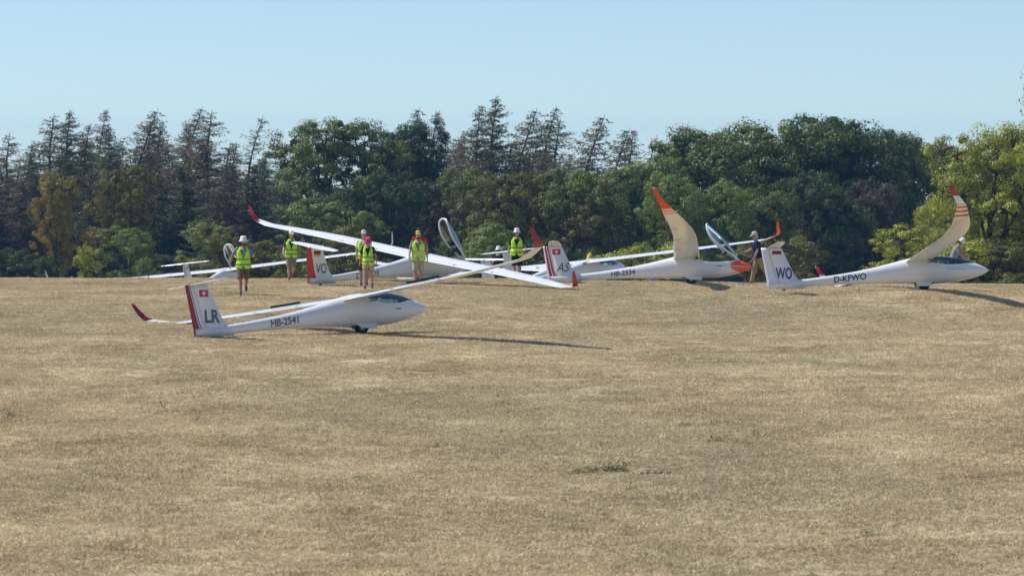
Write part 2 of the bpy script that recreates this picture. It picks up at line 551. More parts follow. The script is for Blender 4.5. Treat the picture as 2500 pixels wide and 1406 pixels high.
FOIL_T = [(1, .0), (.92, .012), (.8, .030), (.62, .055), (.45, .071), (.30, .075), (.18, .067), (.09, .051), (.035, .033), (.008, .015), (0, 0)]
FOIL_B = [(.008, -.010), (.035, -.019), (.09, -.027), (.18, -.034), (.30, -.037), (.45, -.034), (.62, -.022), (.8, -.010), (.92, -.004)]
FOIL = FOIL_T + FOIL_B
SYM = [(1, .001), (.9, .016), (.7, .040), (.5, .056), (.3, .060), (.15, .050), (.05, .030), (.01, .013), (0, 0)]

def foil_ring(xle, y, z, chord, up, thick=1.0, foil=FOIL, inc=.125):
    """airfoil ring; up = direction of the section's thickness in the y-z plane"""
    return [(xle - c * chord, y + up[0] * (t * chord * thick - (c - .3) * chord * inc), z + up[1] * (t * chord * thick - (c - .3) * chord * inc)) for c, t in foil]

def loft(rings, mats, parent, name, seg_mat=None, close=True):
    mb = MB(); n = len(rings[0])
    V = [p for r in rings for p in r]; F = []; M = []
    for i in range(len(rings) - 1):
        for k in range(n):
            k2 = (k + 1) % n
            F.append((i * n + k, i * n + k2, (i + 1) * n + k2, (i + 1) * n + k)); M.append(seg_mat[i] if seg_mat else 0)
    if close:
        F.append(tuple(range(n))); M.append(seg_mat[0] if seg_mat else 0)
        F.append(tuple((len(rings) - 1) * n + k for k in range(n))); M.append(seg_mat[-1] if seg_mat else 0)
    mb.v = V; mb.f = F; mb.m = M
    return mb.build(name, mats, parent)

def make_glider(g):
    root = bpy.data.objects.new('glider', None); root.empty_display_size = .3
    col.objects.link(root)
    tag(root, g['label'], 'glider', 'gliders parked on the airfield')
    sc_f = g.get('scale', 1.0)
    # ---- fuselage shell with the canopy opening left free
    S = sorted(set([0, .012, .03, .05] + list(np.round(np.linspace(.08, C0, 10), 4)) + list(np.round(C0 + (C1 - C0) * (1 - np.cos(np.linspace(0, PI, 30))) / 2, 4))
               + list(np.round(np.linspace(C1, 6.75, 46), 4))))
    nb = 30
    R = []
    for s in S:
        a0 = sill_angle(s)
        R.append([ring_pt(s, PI - a0 + (2 * a0 + PI) * k / nb) for k in range(nb + 1)])
    V = [p for r in R for p in r]; F = []; M = []
    for i in range(len(R) - 1):
        sm = (S[i] + S[i + 1]) / 2
        for k in range(nb):
            F.append((i * (nb + 1) + k, (i + 1) * (nb + 1) + k, (i + 1) * (nb + 1) + k + 1, i * (nb + 1) + k + 1))
            M.append(0)
    F.append(tuple((len(R) - 1) * (nb + 1) + k for k in range(nb))); M.append(0)
    fus = obj('fuselage', V, F, [gel], root, M)
    def fus_patch(name, mat, pts_sa, grow=.004):
        """thin painted sheet lying on the fuselage, given as rows of (s, angle)"""
        V = []; F = []; nr = len(pts_sa); nc = len(pts_sa[0])
        for row in pts_sa:
            for s, a in row: V.append(ring_pt(s, a, grow))
        for i in range(nr - 1):
            for k in range(nc - 1): F.append((i * nc + k, i * nc + k + 1, (i + 1) * nc + k + 1, (i + 1) * nc + k))
        return obj(name, V, F, [mat], fus)
    # ---- painted nose
    if g.get('nose'):
        nm, kind = g['nose']
        if kind == 'diamond':
            for a_lo, a_hi in ((-86, -3.5), (1.5, 78), (102, 178.5), (183.5, 266)):
                rows = []
                for i in range(15):
                    t = i / 14
                    row = []
                    for k in range(13):
                        a = math.radians(a_lo + (a_hi - a_lo) * k / 12)
                        reach = .36 + .34 * max(0, math.cos(a) ** 2) ** 1.4
                        row.append((.004 + t * reach, a))
                    rows.append(row)
                fus_patch('nose_paint', nm, rows)
        else:
            rows = [[(.004 + t / 12 * .24, 2 * PI * k / 36) for k in range(37)] for t in range(13)]
            fus_patch('nose_paint', nm, rows)
    # ---- cockpit tub, seat, panel
    rows = []; ss = np.linspace(C0 + .06, C1 - .06, 16)
    for s in ss:
        a0 = sill_angle(s); rows.append([ring_pt(s, PI - a0 + (2 * a0 + PI) * k / 20, -.022) for k in range(21)])
    V = [p for r in rows for p in r]
    F = [(i * 21 + k, i * 21 + k + 1, (i + 1) * 21 + k + 1, (i + 1) * 21 + k) for i in range(15) for k in range(20)]
    obj('cockpit_lining', V, F, [grey_in], root)
    mb = MB()
    mb.tube([(2 - 1.05, 0, .43), (2 - 1.35, 0, .42), (2 - 1.62, 0, .55), (2 - 1.82, 0, .78), (2 - 1.86, 0, .84)],
            [(.20, .03), (.22, .035), (.22, .035), (.18, .03), (.12, .03)], seg=12, up=(0, 1, 0))
    seat = mb.build('seat', [seatm], root)
    MB().tube([(2 - 1.80, 0, .80), (2 - 1.84, 0, .93)], [(.10, .035), (.09, .03)], seg=10, up=(0, 1, 0)).build('headrest', [seatm], seat)
    # ---- canopy
    hinge = Vector((2 - C0 + .01, 0, .79))
    cs = C0 + (C1 - C0) * (1 - np.cos(np.linspace(0, PI, 30))) / 2
    nc = 18
    V = []; F = []
    for s in cs:
        a0 = sill_angle(s)
        for k in range(nc + 1): V.append(Vector(ring_pt(s, a0 + (PI - 2 * a0) * k / nc, .001)) - hinge)
    for i in range(len(cs) - 1):
        for k in range(nc): F.append((i * (nc + 1) + k, i * (nc + 1) + k + 1, (i + 1) * (nc + 1) + k + 1, (i + 1) * (nc + 1) + k))
    me = mesh('canopy', V, F, [canopy_glass])
    bm = bmesh.new(); bm.from_mesh(me); bmesh.ops.remove_doubles(bm, verts=bm.verts, dist=1e-4); bmesh.ops.recalc_face_normals(bm, faces=bm.faces); bm.to_mesh(me); bm.free()
    can = link('canopy', me, root, hinge)
    side_r = [Vector(ring_pt(s, sill_angle(s), -.004)) - hinge for s in cs]
    side_l = [Vector(ring_pt(s, PI - sill_angle(s), -.004)) - hinge for s in cs][::-1]
    opened = g.get('canopy_open')
    MB().tube(side_r + side_l[1:-1] + [side_r[0]], .028 if opened else .010, seg=8, cap=False).build('canopy_frame', [gel], can)
    pan = MB()
    pan.tube([(2 - .93, 0, .58), (2 - .94, 0, .70), (2 - .93, 0, .81)], [(.17, .05), (.19, .06), (.12, .05)], seg=12, up=(0, 1, 0))
    pan.tube([(2 - .62, 0, .76), (2 - .93, 0, .80)], [(.08, .03), (.14, .035)], seg=12, up=(0, 1, 0))
    pv = [Vector(v) - hinge for v in pan.v]; pan.v = pv
    p = pan.build('instrument_panel', [dark], can)
    for yy, zz in ((-.08, .72), (.08, .72), (0, .66), (0, .76)):
        MB().lathe([(0, 0), (.036, 0), (.040, -.006), (.036, -.01), (0, -.01)], Vector((2 - 1.0, yy, zz)) - hinge, 12, axis='y').build('dial', [alu], p)
    # ventilation window line and canopy vent
    if opened: can.rotation_euler = (0, math.radians(opened), 0)
    # ---- wings
    b2 = g['half_span']; dih = g['dih']; sw = g['sweep']; zr = .905
    rootz = zr
    xt = -.1 - sw + .15
    bend = g.get('bend', .90)
    def st(t):
        chord = float(np.interp(t, [0, .35, .65, .85, .93, 1], [.86, .80, .66, .50, .40, .27]))
        u = .28 + (xt - .28) * (.22 * t + .78 * max(0, (t - .45) / .55) ** 1.8)
        if g.get('curved'):
            z = rootz + dih * (.25 * t + .75 * t ** 3.2)
        else:
            z = rootz + dih * (.42 * min(t, bend) / bend + .58 * max(0, (t - bend) / (1 - bend)))
        return chord, u, z
    bands = g.get('bands', [])        # (t0, t1) painted cross bands near the tip
    T = sorted(set([0.0, .02, .06, .15, .25, .35, .45, .55, .65, .72, .78, .84, .88, bend, .94, .97, 1.0] + [q for b in bands for q in b] + [g.get('tip_from', 1.0)]))
    for sg in (-1, 1):
        rings = []; seg = []; ups = []; ths = []
        for i, t in enumerate(T):
            c_, u, z = st(t)
            c2, u2, z2 = st(min(1, t + .02)); c1, u1, z1 = st(max(0, t - .02))
            dz = (z2 - z1) / (b2 * (min(1, t + .02) - max(0, t - .02)))
            nrm = 1 / math.sqrt(1 + dz * dz)
            y = sg * (.05 + (b2 - .05) * t)
            th = float(np.interp(t, [0, .02, .06, 1], [1.35, 1.2, 1.05, .95]))
            ups.append((-sg * dz * nrm, nrm)); ths.append(th)
            rings.append(foil_ring(u, y, z, c_, (-sg * dz * nrm, nrm), th))
            if i:
                tm = (T[i - 1] + t) / 2
                seg.append(1 if any(a < tm < b for a, b in bands) or tm > g.get('tip_from', 2) else 0)
        w = loft(rings, [gel, g['accent']], root, 'wing', seg)
        # winglet
        c_, u, z = st(1.0)
        wl = []
        hgt, out, back = g.get('winglet', (.50, .10, .30))
        N_ = 7
        for i in range(N_):
            q = i / (N_ - 1)
            ca = c_ * (1 - .62 * q)
            ang = math.atan2(hgt, out)
            lift = hgt * (q ** 1.15); outw = .10 * math.sin(min(1, q * 3) * PI / 2) + out * q
            up = (-sg * math.sin(ang * min(1, .35 + q * 3)), math.cos(ang * min(1, .35 + q * 3)))
            wl.append(foil_ring(u - back * q - .02 * math.sin(q * PI), sg * (b2 - .004 + outw), z + lift + .002, ca, up, .85, inc=.125 * max(0, 1 - q * 2)))
        wm = 1 if g.get('red_winglet', True) else 0
        half = g.get('winglet_white', 0)
        loft(wl, [gel, g['accent']], w, 'winglet', [0 if (i + .5) / (N_ - 1) < half else wm for i in range(N_ - 1)])
        # flap and aileron hinge line under and over the wing
        for face in (1, -1):
            Vh = []; Fh = []
            src = FOIL_T[::-1] if face > 0 else FOIL_B
            n_ = 0
            for i, t in enumerate(T):
                if not .03 <= t <= .97: continue
                c_, u, z = st(t)
                up_ = ups[i]; n_ += 1
                for cc in (.80, .815):
                    th = float(np.interp(cc, [c for c, _ in src], [q for _, q in src])) * c_ * ths[i] - (cc - .3) * c_ * .125 + face * .0025
                    Vh.append((u - cc * c_, sg * (.05 + (b2 - .05) * t) + up_[0] * th, z + up_[1] * th))
            for i in range(n_ - 1): Fh.append((2 * i, 2 * i + 1, 2 * i + 3, 2 * i + 2))
            obj('hinge_line', Vh, Fh, [gel_line], w)
        # servo fairings under the flap line
        for t in (.24, .47, .68):
            c_, u, z = st(t)
            y = sg * (.05 + (b2 - .05) * t)
            MB().ball((u - .80 * c_, y, z - .028 * c_ - .5 * .125 * c_ - .006), (.13, .022, .022), 10, 6).build('servo_fairing', [gel], w)
            if t < .6:
                MB().ball((u - .82 * c_, y, z + .030 * c_ - .52 * .125 * c_ + .004), (.10, .018, .016), 10, 6).build('servo_fairing', [gel], w)
        # airbrake paddle
        if g.get('airbrake'):
            y0, y1 = 2.4, 3.75
            c_, u, z = st(y0 / b2); c3, u3, z3 = st(y1 / b2)
            pa = (u - .5 * c_, sg * y0, z + .06); pb = (u3 - .5 * c3, sg * y1, z3 + .055)
            mb = MB()
            for off in (0.0, .02):
                V = []
                for p_, e in ((pa, 1), (pb, 1)):
                    for dz in (0, .052):
                        for dx in (-.004, .004): V.append((p_[0] + dx - off, p_[1], p_[2] + dz - off * .3))
                mb.add(V, [(0, 1, 3, 2), (4, 6, 7, 5), (0, 4, 5, 1), (2, 3, 7, 6), (0, 2, 6, 4), (1, 5, 7, 3)])
            mb.build('airbrake', [brake], w, smooth=False)
        # dark tape hook at the root's leading edge
        mb = MB()
        mb.tube([(.30, sg * .335, .875), (.32, sg * .36, .84), (.28, sg * .365, .815), (.16, sg * .36, .80), (.05, sg * .36, .79)], .011, 6)
        mb.build('root_seal', [dark], w)
    # ---- fin and rudder
    zt = g.get('fin_top', 1.30)
    def fin_le(z): return 2 - float(np.interp(z, [.065, .26, .36, .50, .8, 1.2, zt], [5.65, 5.72, 5.86, 5.97, 6.10, 6.28, 6.33]))
    def fin_te(z): return 2 - float(np.interp(z, [.07, .3, zt], [6.78, 6.80, 6.95]))
    zs = [.065, .17, .26, .36, .50, .7, .9, 1.1, 1.22, zt]
    hinge_c = .66
    def fin_half(z, c):
        t = float(np.interp(c, [q for q, _ in SYM[::-1]], [q for _, q in SYM[::-1]]))
        return t * (fin_le(z) - fin_te(z)) * .95 + .0005
    cf = [0, .01, .05, .15, .3, .5, hinge_c - .004]
    def vring(z, cols):
        L_, T_ = fin_le(z), fin_te(z)
        pr = [(L_ - c * (L_ - T_), -fin_half(z, c), z) for c in cols]
        pl = [(L_ - c * (L_ - T_), fin_half(z, c), z) for c in cols[::-1]]
        return pr + pl
    fin = loft([vring(z, cf) for z in zs], [gel], root, 'fin')
    rc = sorted(set([hinge_c + .004, .76] + [q for a, b, m_ in g['rudder_bands'] for q in (a, b)] + [1.0]))
    rc = [q for q in rc if q > hinge_c]
    rr = [vring(z, rc) for z in zs]
    n = len(rr[0])
    V = [p for r in rr for p in r]; F = []; M = []; rm = [gel]
    for a, b, m_ in g['rudder_bands']:
        if m_ not in rm: rm.append(m_)
    def cmat(cm):
        for a, b, m_ in g['rudder_bands']:
            if a - 1e-6 <= cm <= b + 1e-6: return rm.index(m_)
        return 0
    colc = rc + rc[::-1]
    for i in range(len(rr) - 1):
        for k in range(n):
            k2 = (k + 1) % n
            F.append((i * n + k, i * n + k2, (i + 1) * n + k2, (i + 1) * n + k)); M.append(cmat((colc[k] + colc[k2]) / 2))
    F.append(tuple(range(n))); M.append(0); F.append(tuple((len(rr) - 1) * n + k for k in range(n))); M.append(0)
    mb = MB(); mb.v = V; mb.f = F; mb.m = M
    mb.build('rudder', rm, fin)
    # ---- tailplane and elevator on top of the fin
    for sg in (-1, 1):
        hs = g.get('tail_span', 1.22)
        ring = []; er = []
        for t in (0, .1, .4, .7, .88, .96, 1.0):
            c_ = float(np.interp(t, [0, .7, .88, .96, 1], [.46, .36, .29, .22, .10]))
            xl = 2 - 6.33 - .10 * t ** 1.5 - (.46 - c_) * .35 * (t > .9)
            y = sg * hs * t
            up = (0, 1)
            ti = lambda c: -(c - .4) * c_ * .11
            full = [(xl - c * c_, y, zt + .025 + q * c_ * .85 + ti(c)) for c, q in SYM] + [(xl - c * c_, y, zt + .025 - q * c_ * .85 + ti(c)) for c, q in SYM[::-1][1:]]
            ring.append([p for p in full if xl - p[0] <= .72 * c_])
            er.append([(xl - .73 * c_, y, zt + .025 + .032 * c_ + ti(.73)), (xl - 1.0 * c_, y, zt + .0255 + ti(1)), (xl - 1.0 * c_, y, zt + .0245 + ti(1)), (xl - .73 * c_, y, zt + .025 - .032 * c_ + ti(.73))])
        tp = loft(ring, [gel], root, 'tailplane')
        loft(er, [gel], tp, 'elevator')
    # ---- wheel, doors, tail wheel
    wh = bpy.data.objects.new('main_wheel', None); col.objects.link(wh); wh.parent = root; wh.location = (0, 0, .18)
    MB().lathe([(.095, -.055), (.150, -.065), (.175, -.045), (.182, 0), (.175, .045), (.150, .065), (.095, .055)], (0, 0, 0), 28, axis='y').build('tyre', [rub], wh)
    MB().lathe([(.0, -.04), (.05, -.045), (.092, -.03), (.097, -.056), (.097, .056), (.092, .03), (.05, .045), (0, .04)], (0, 0, 0), 20, axis='y').build('rim', [alu], wh)
    MB().tube([(.02, -.10, .02), (.10, -.09, .16)], .018, 8).tube([(.02, .10, .02), (.10, .09, .16)], .018, 8).tube([(.02, -.10, .02), (.02, .10, .02)], .014, 8).build('wheel_fork', [dark], wh)
    for sg in (-1, 1):
        if g.get('door') == 'box':
            P4 = [(.20, .115, .275), (-.26, .115, .275), (-.26, .135, .105), (.20, .135, .105)]
        else:
            P4 = [(.36, .14, .245), (-.30, .14, .285), (-.12, .20, .150), (.34, .20, .118)]
        V = [(x, sg * y, z) for x, y, z in P4] + [(x, sg * (y + .012), z) for x, y, z in P4]
        MB().add(V, [(0, 1, 2, 3), (7, 6, 5, 4), (0, 4, 5, 1), (1, 5, 6, 2), (2, 6, 7, 3), (3, 7, 4, 0)]).build('gear_door', [gel], root, smooth=False)
    MB().box((-.02, 0, .212), (.30, .115, .022)).build('wheel_well', [dark], root, smooth=False)
    tw = MB().lathe([(.02, -.02), (.04, -.025), (.05, 0), (.04, .025), (.02, .02)], (2 - 6.28, 0, .05), 16, axis='y').build('tail_wheel', [rub], root)
    MB().tube([(2 - 6.28, 0, .07), (2 - 6.2, 0, .13)], [(.03, .02), (.05, .03)], 8, up=(0, 1, 0)).build('tail_wheel_fairing', [gel], tw)
    # ---- registration on both flanks of the boom, letters on the fin
    def flank_text(txt, s_mid, size, mat, name, bold=0, shear=0, zoff=0.0, target=None):
        V, F, w0, w1 = text_shape(txt, size, bold, shear)
        k = 1.0 if not target else target / (w1 - w0)
        cap = size * .36
        for sg in (-1, 1):
            out = []
            for v in V:
                u = (v.x - (w0 + w1) / 2) * k
                s = s_mid - u if sg < 0 else s_mid + u
                top, bot, w_, zm = ring_dims(s)
                z = bot + (top - bot) * (.52 + zoff) + (v.y - cap)
                y = (side_y(s, z) - .005) * (1 if sg < 0 else -1)
                out.append((2 - s, y, z))
            obj(name, out, F if sg < 0 else [f[::-1] for f in F], [mat], fus, smooth=False)
    flank_text(g['reg'], g['reg_s'], g['reg_h'] / .70, g['reg_mat'], 'registration_letters', g.get('reg_bold', .004), target=g['reg_w']) if g.get('reg') else None
    if g.get('script'):
        flank_text(g['script'], 1.05, .10, ink_faint, 'script_lettering', 0, .35, -.02, .62)
    if g.get('pin'):
        V = [ring_pt(s, math.radians(a), .004) for s in np.linspace(.62, 1.32, 12) for a in (-1.2, 0.2)]
        obj('pinstripe', V, [(2 * i, 2 * i + 1, 2 * i + 3, 2 * i + 2) for i in range(11)], [ink_faint], fus)
        V = [ring_pt(s, math.radians(a), .005) for s in np.linspace(.98, 1.14, 5) for a in (-2.5, 1.0)]
        obj('type_mark', V, [(2 * i, 2 * i + 1, 2 * i + 3, 2 * i + 2) for i in range(4)], [ink_black], fus)
    def fin_y(x, z):
        L_, T_ = fin_le(z), fin_te(z)
        return fin_half(z, min(1, max(0, (L_ - x) / (L_ - T_)))) + .005
    if g.get('code'):
        V, F, w0, w1 = text_shape(g['code'], g['code_h'] / .70, g.get('code_bold', .008), g.get('code_shear', 0))
        k = g['code_w'] / (w1 - w0)
        for sg in (-1, 1):
            out = []
            for v in V:
                u = (v.x - (w0 + w1) / 2) * k
                x = g['code_x'] + (u if sg < 0 else -u); z = g['code_z'] + v.y
                out.append((x, sg * fin_y(x, z), z))
            obj('competition_letters', out, F if sg < 0 else [f[::-1] for f in F], [g['code_mat']], fin, smooth=False)
    if g.get('flag'):
        fw, fh = g.get('flag_size', (.26, .19)); fx, fz = g['flag_pos']
        def rect(x0, x1, z0, z1, sg, mat, off, par, name):
            V = []; nn = 4
            for i in range(nn + 1):
                x = x0 + (x1 - x0) * i / nn
                for z in (z0, (z0 + z1) / 2, z1): V.append((x, sg * (fin_y(x, z) + off), z))
            F = []
            for i in range(nn):
                for j in range(2):
                    q = (i * 3 + j, i * 3 + j + 3, i * 3 + j + 4, i * 3 + j + 1)
                    F.append(q if sg < 0 else q[::-1])
            return obj(name, V, F, [mat], par, smooth=False)
        for sg in (-1, 1):
            if g['flag'] == 'swiss':
                rect(fx - fw / 2, fx + fw / 2, fz - fh / 2, fz + fh / 2, sg, flag_red, 0, fin, 'flag')
                rect(fx - fh * .32, fx + fh * .32, fz - fh * .10, fz + fh * .10, sg, flag_white, .004, fin, 'flag_cross')
                rect(fx - fh * .10, fx + fh * .10, fz - fh * .32, fz + fh * .32, sg, flag_white, .008, fin, 'flag_cross')
            else:
                for i, m_ in enumerate((flag_black, flag_red, g.get('flag3', flag_gold))):
                    z1 = fz + fh / 2 - i * fh / 3
                    rect(fx - fw / 2, fx + fw / 2, z1 - fh / 3, z1, sg, m_, 0, fin, 'flag_stripe')
    # ---- dark panel along the spine behind the canopy (engine bay or shading tape)
    if g.get('spine'):
        s0, s1, a0, a1 = g['spine']
        rows = [[(s, math.radians(a0 + (a1 - a0) * k / 4)) for k in range(5)] for s in np.linspace(s0, s1, 10)]
        fus_patch('spine_panel', brake, rows, .006)
    if g.get('antenna'):
        MB().tube([(2 - 6.5, 0, zt + .02), (2 - 6.5, 0, zt + .16)], .006, 6).build('pitot_tube', [dark], root)
    X, D, z0, yaw, roll = g['pose']
    root.location = (X, D, z0)
    root.rotation_euler = (Matrix.Rotation(math.radians(yaw), 4, 'Z') @ Matrix.Rotation(math.radians(-roll), 4, 'X')).to_euler()
    root.scale = (sc_f,) * 3
    return root

GL = []
def G(**k):
    k.setdefault('accent', red); k['red_winglet'] = k.get('red_winglet', True)
    GL.append(make_glider(k))

def on_ground(x, d): return float(gz(x, d))

# LR, the nearest glider
G(label='white glider lettered LR with dark red winglets, standing alone on the open grass', pose=(-3.68, 101.3, -.03, 35.6, 7.4),
  half_span=8.72, dih=.30, sweep=.72, accent=red_dark, airbrake=True, bend=.905, winglet=(.46, .14, .44),
  rudder_bands=[(.84, 1.0, red_dark), (.785, .815, red_dark)], fin_top=1.31,
  reg='HB-2541', reg_s=4.28, reg_h=.17, reg_w=.78, reg_mat=ink_grey, reg_bold=.006,
  code='LR', code_h=.30, code_w=.42, code_x=2 - 6.27, code_z=.40, code_mat=ink_grey, code_bold=.014,
  flag='swiss', flag_pos=(2 - 6.46, 1.10), flag_size=(.25, .17), pin=True, tail_span=1.25)
# WO
G(label='white glider lettered WO and D-KFWO with three red bands on its raised wing', pose=(12.36, 124.0, on_ground(12.36, 124) + .005, 8.0, 8.9),
  half_span=8.72, dih=.44, sweep=.90, accent=red, bend=.88, bands=[(.905, .922), (.940, .957), (.975, .99)], winglet=(.50, .10, .42), winglet_white=.45,
  rudder_bands=[], fin_top=1.29, door='box', reg='D-KFWO', reg_s=4.28, reg_h=.19, reg_w=.98, reg_mat=ink_navy, reg_bold=.006,
  code='WO', code_h=.33, code_w=.50, code_x=2 - 6.28, code_z=.36, code_mat=ink_navy, code_bold=.012,
  flag='german', flag3=flag_white, flag_pos=(2 - 6.48, 1.11), flag_size=(.28, .16), script='Ventus', tail_span=1.15)
# AS
G(label='white glider lettered AS with orange painted nose and its canopy tilted open', pose=(5.97, 137.6, on_ground(5.97, 137.6) + .005, -2.6, 9.1),
  half_span=8.75, dih=.43, sweep=.72, accent=orange, curved=True, bands=[(.905, .918), (.928, .941), (.951, .964)], tip_from=.974, winglet=(.55, .12, .42),
  rudder_bands=[(.73, .80, red), (.84, .93, red)], fin_top=1.26, nose=(orange, 'diamond'), canopy_open=42,
  reg='HB-2534', reg_s=4.27, reg_h=.17, reg_w=.80, reg_mat=ink_grey, reg_bold=.006,
  code='AS', code_h=.30, code_w=.46, code_x=2 - 6.27, code_z=.42, code_mat=ink_grey, code_bold=.002, code_shear=.32,
  flag='swiss', flag_pos=(2 - 6.50, 1.08), flag_size=(.27, .18), pin=True, tail_span=1.20)
# VO
G(label='white glider lettered VO with red rudder, red nose tip and raised canopy', pose=(-2.93, 137.9, on_ground(-2.93, 137.9) + .005, 38.6, -6.1),
  half_span=8.75, dih=.17, sweep=.66, accent=red, bend=.93, winglet=(.50, .10, .34),
  rudder_bands=[(.70, 1.0, red)], fin_top=1.27, nose=(red, 'cap'), canopy_open=49, spine=(1.95, 2.75, 62, 80),
  reg='D-KBOS', reg_s=4.45, reg_h=.18, reg_w=.90, reg_mat=ink_black, reg_bold=.002,
  code='VO', code_h=.32, code_w=.44, code_x=2 - 6.31, code_z=.42, code_mat=ink_black, code_bold=.004,
  flag='german', flag_pos=(2 - 6.50, 1.06), flag_size=(.27, .19), tail_span=1.22)
# the orange-tipped glider behind AS
G(label='white glider with orange wing tips parked behind the glider lettered AS', pose=(3.0, 152.5, on_ground(3.0, 152.5) - .03, 49.8, 5.7), scale=1.018,
  half_span=9.0, dih=.20, sweep=.70, accent=orange, bend=.93, tip_from=.975, winglet=(.45, .12, .30),
  rudder_bands=[], fin_top=1.34, nose=(red, 'cap'), spine=(1.98, 2.7, 40, 52), tail_span=1.25,
  code='T', code_h=.24, code_w=.16, code_x=2 - 6.10, code_z=.36, code_mat=ink_grey, code_bold=.004)
# another one deeper behind, only its tail and a stretch of wing can be seen
G(label='plain white glider parked furthest behind, only its tail and wing showing', pose=(1.65, 162.0, on_ground(1.65, 162.0) + .005, 55, 0.3),
  half_span=8.75, dih=.3, sweep=.6, accent=gel, red_winglet=False, bend=.91, winglet=(.40, .10, .25),
  rudder_bands=[], fin_top=1.36, tail_span=1.2)
# the far glider at the left, seen from behind
G(label='plain white far glider seen from behind with open canopy, half hidden by the crest', pose=(-13.44, 195.6, on_ground(-13.44, 195.6) + .005, 70.5, 6.3),
  half_span=8.75, dih=.27, sweep=.70, accent=gel, red_winglet=False, bend=.91, winglet=(.62, .10, .25),
  rudder_bands=[(.80, .90, gel_line)], fin_top=1.30, canopy_open=46, tail_span=1.25, antenna=True,
  flag='german', flag_pos=(2 - 6.5, 1.10), flag_size=(.16, .12))
# ------------------------------------------------------------------ people
SKIN = {}
def skin_mat(tone):
    n = 'skin_%d' % int(tone * 100)
    return paint(n, (.62 * tone, .36 * tone, .25 * tone), rough=.55, spec=.3, var=.08, scale=12)
hivis = cloth('hi_vis_fabric', (.50, .88, .03), .5)
reflect_shade = paint('reflective_tape', (.16, .18, .15), rough=.45, var=.1)  # vest tape as seen in shade, the darkness put into its colour
reflect_lit = paint('reflective_tape_lit', (.46, .50, .42), rough=.4, var=.1)  # lit copy of the same tape, the light put into its colour
shoe = paint('dark_shoe', (.03, .03, .035), rough=.7)
sole = paint('pale_sole', (.55, .53, .50), rough=.8)
shade_m = paint('sunglass_lens', (.012, .012, .014), rough=.15)
eye_m = paint('eye_dark', (.04, .03, .025), rough=.3)
lip_m = paint('lips', (.33, .13, .11), rough=.5)

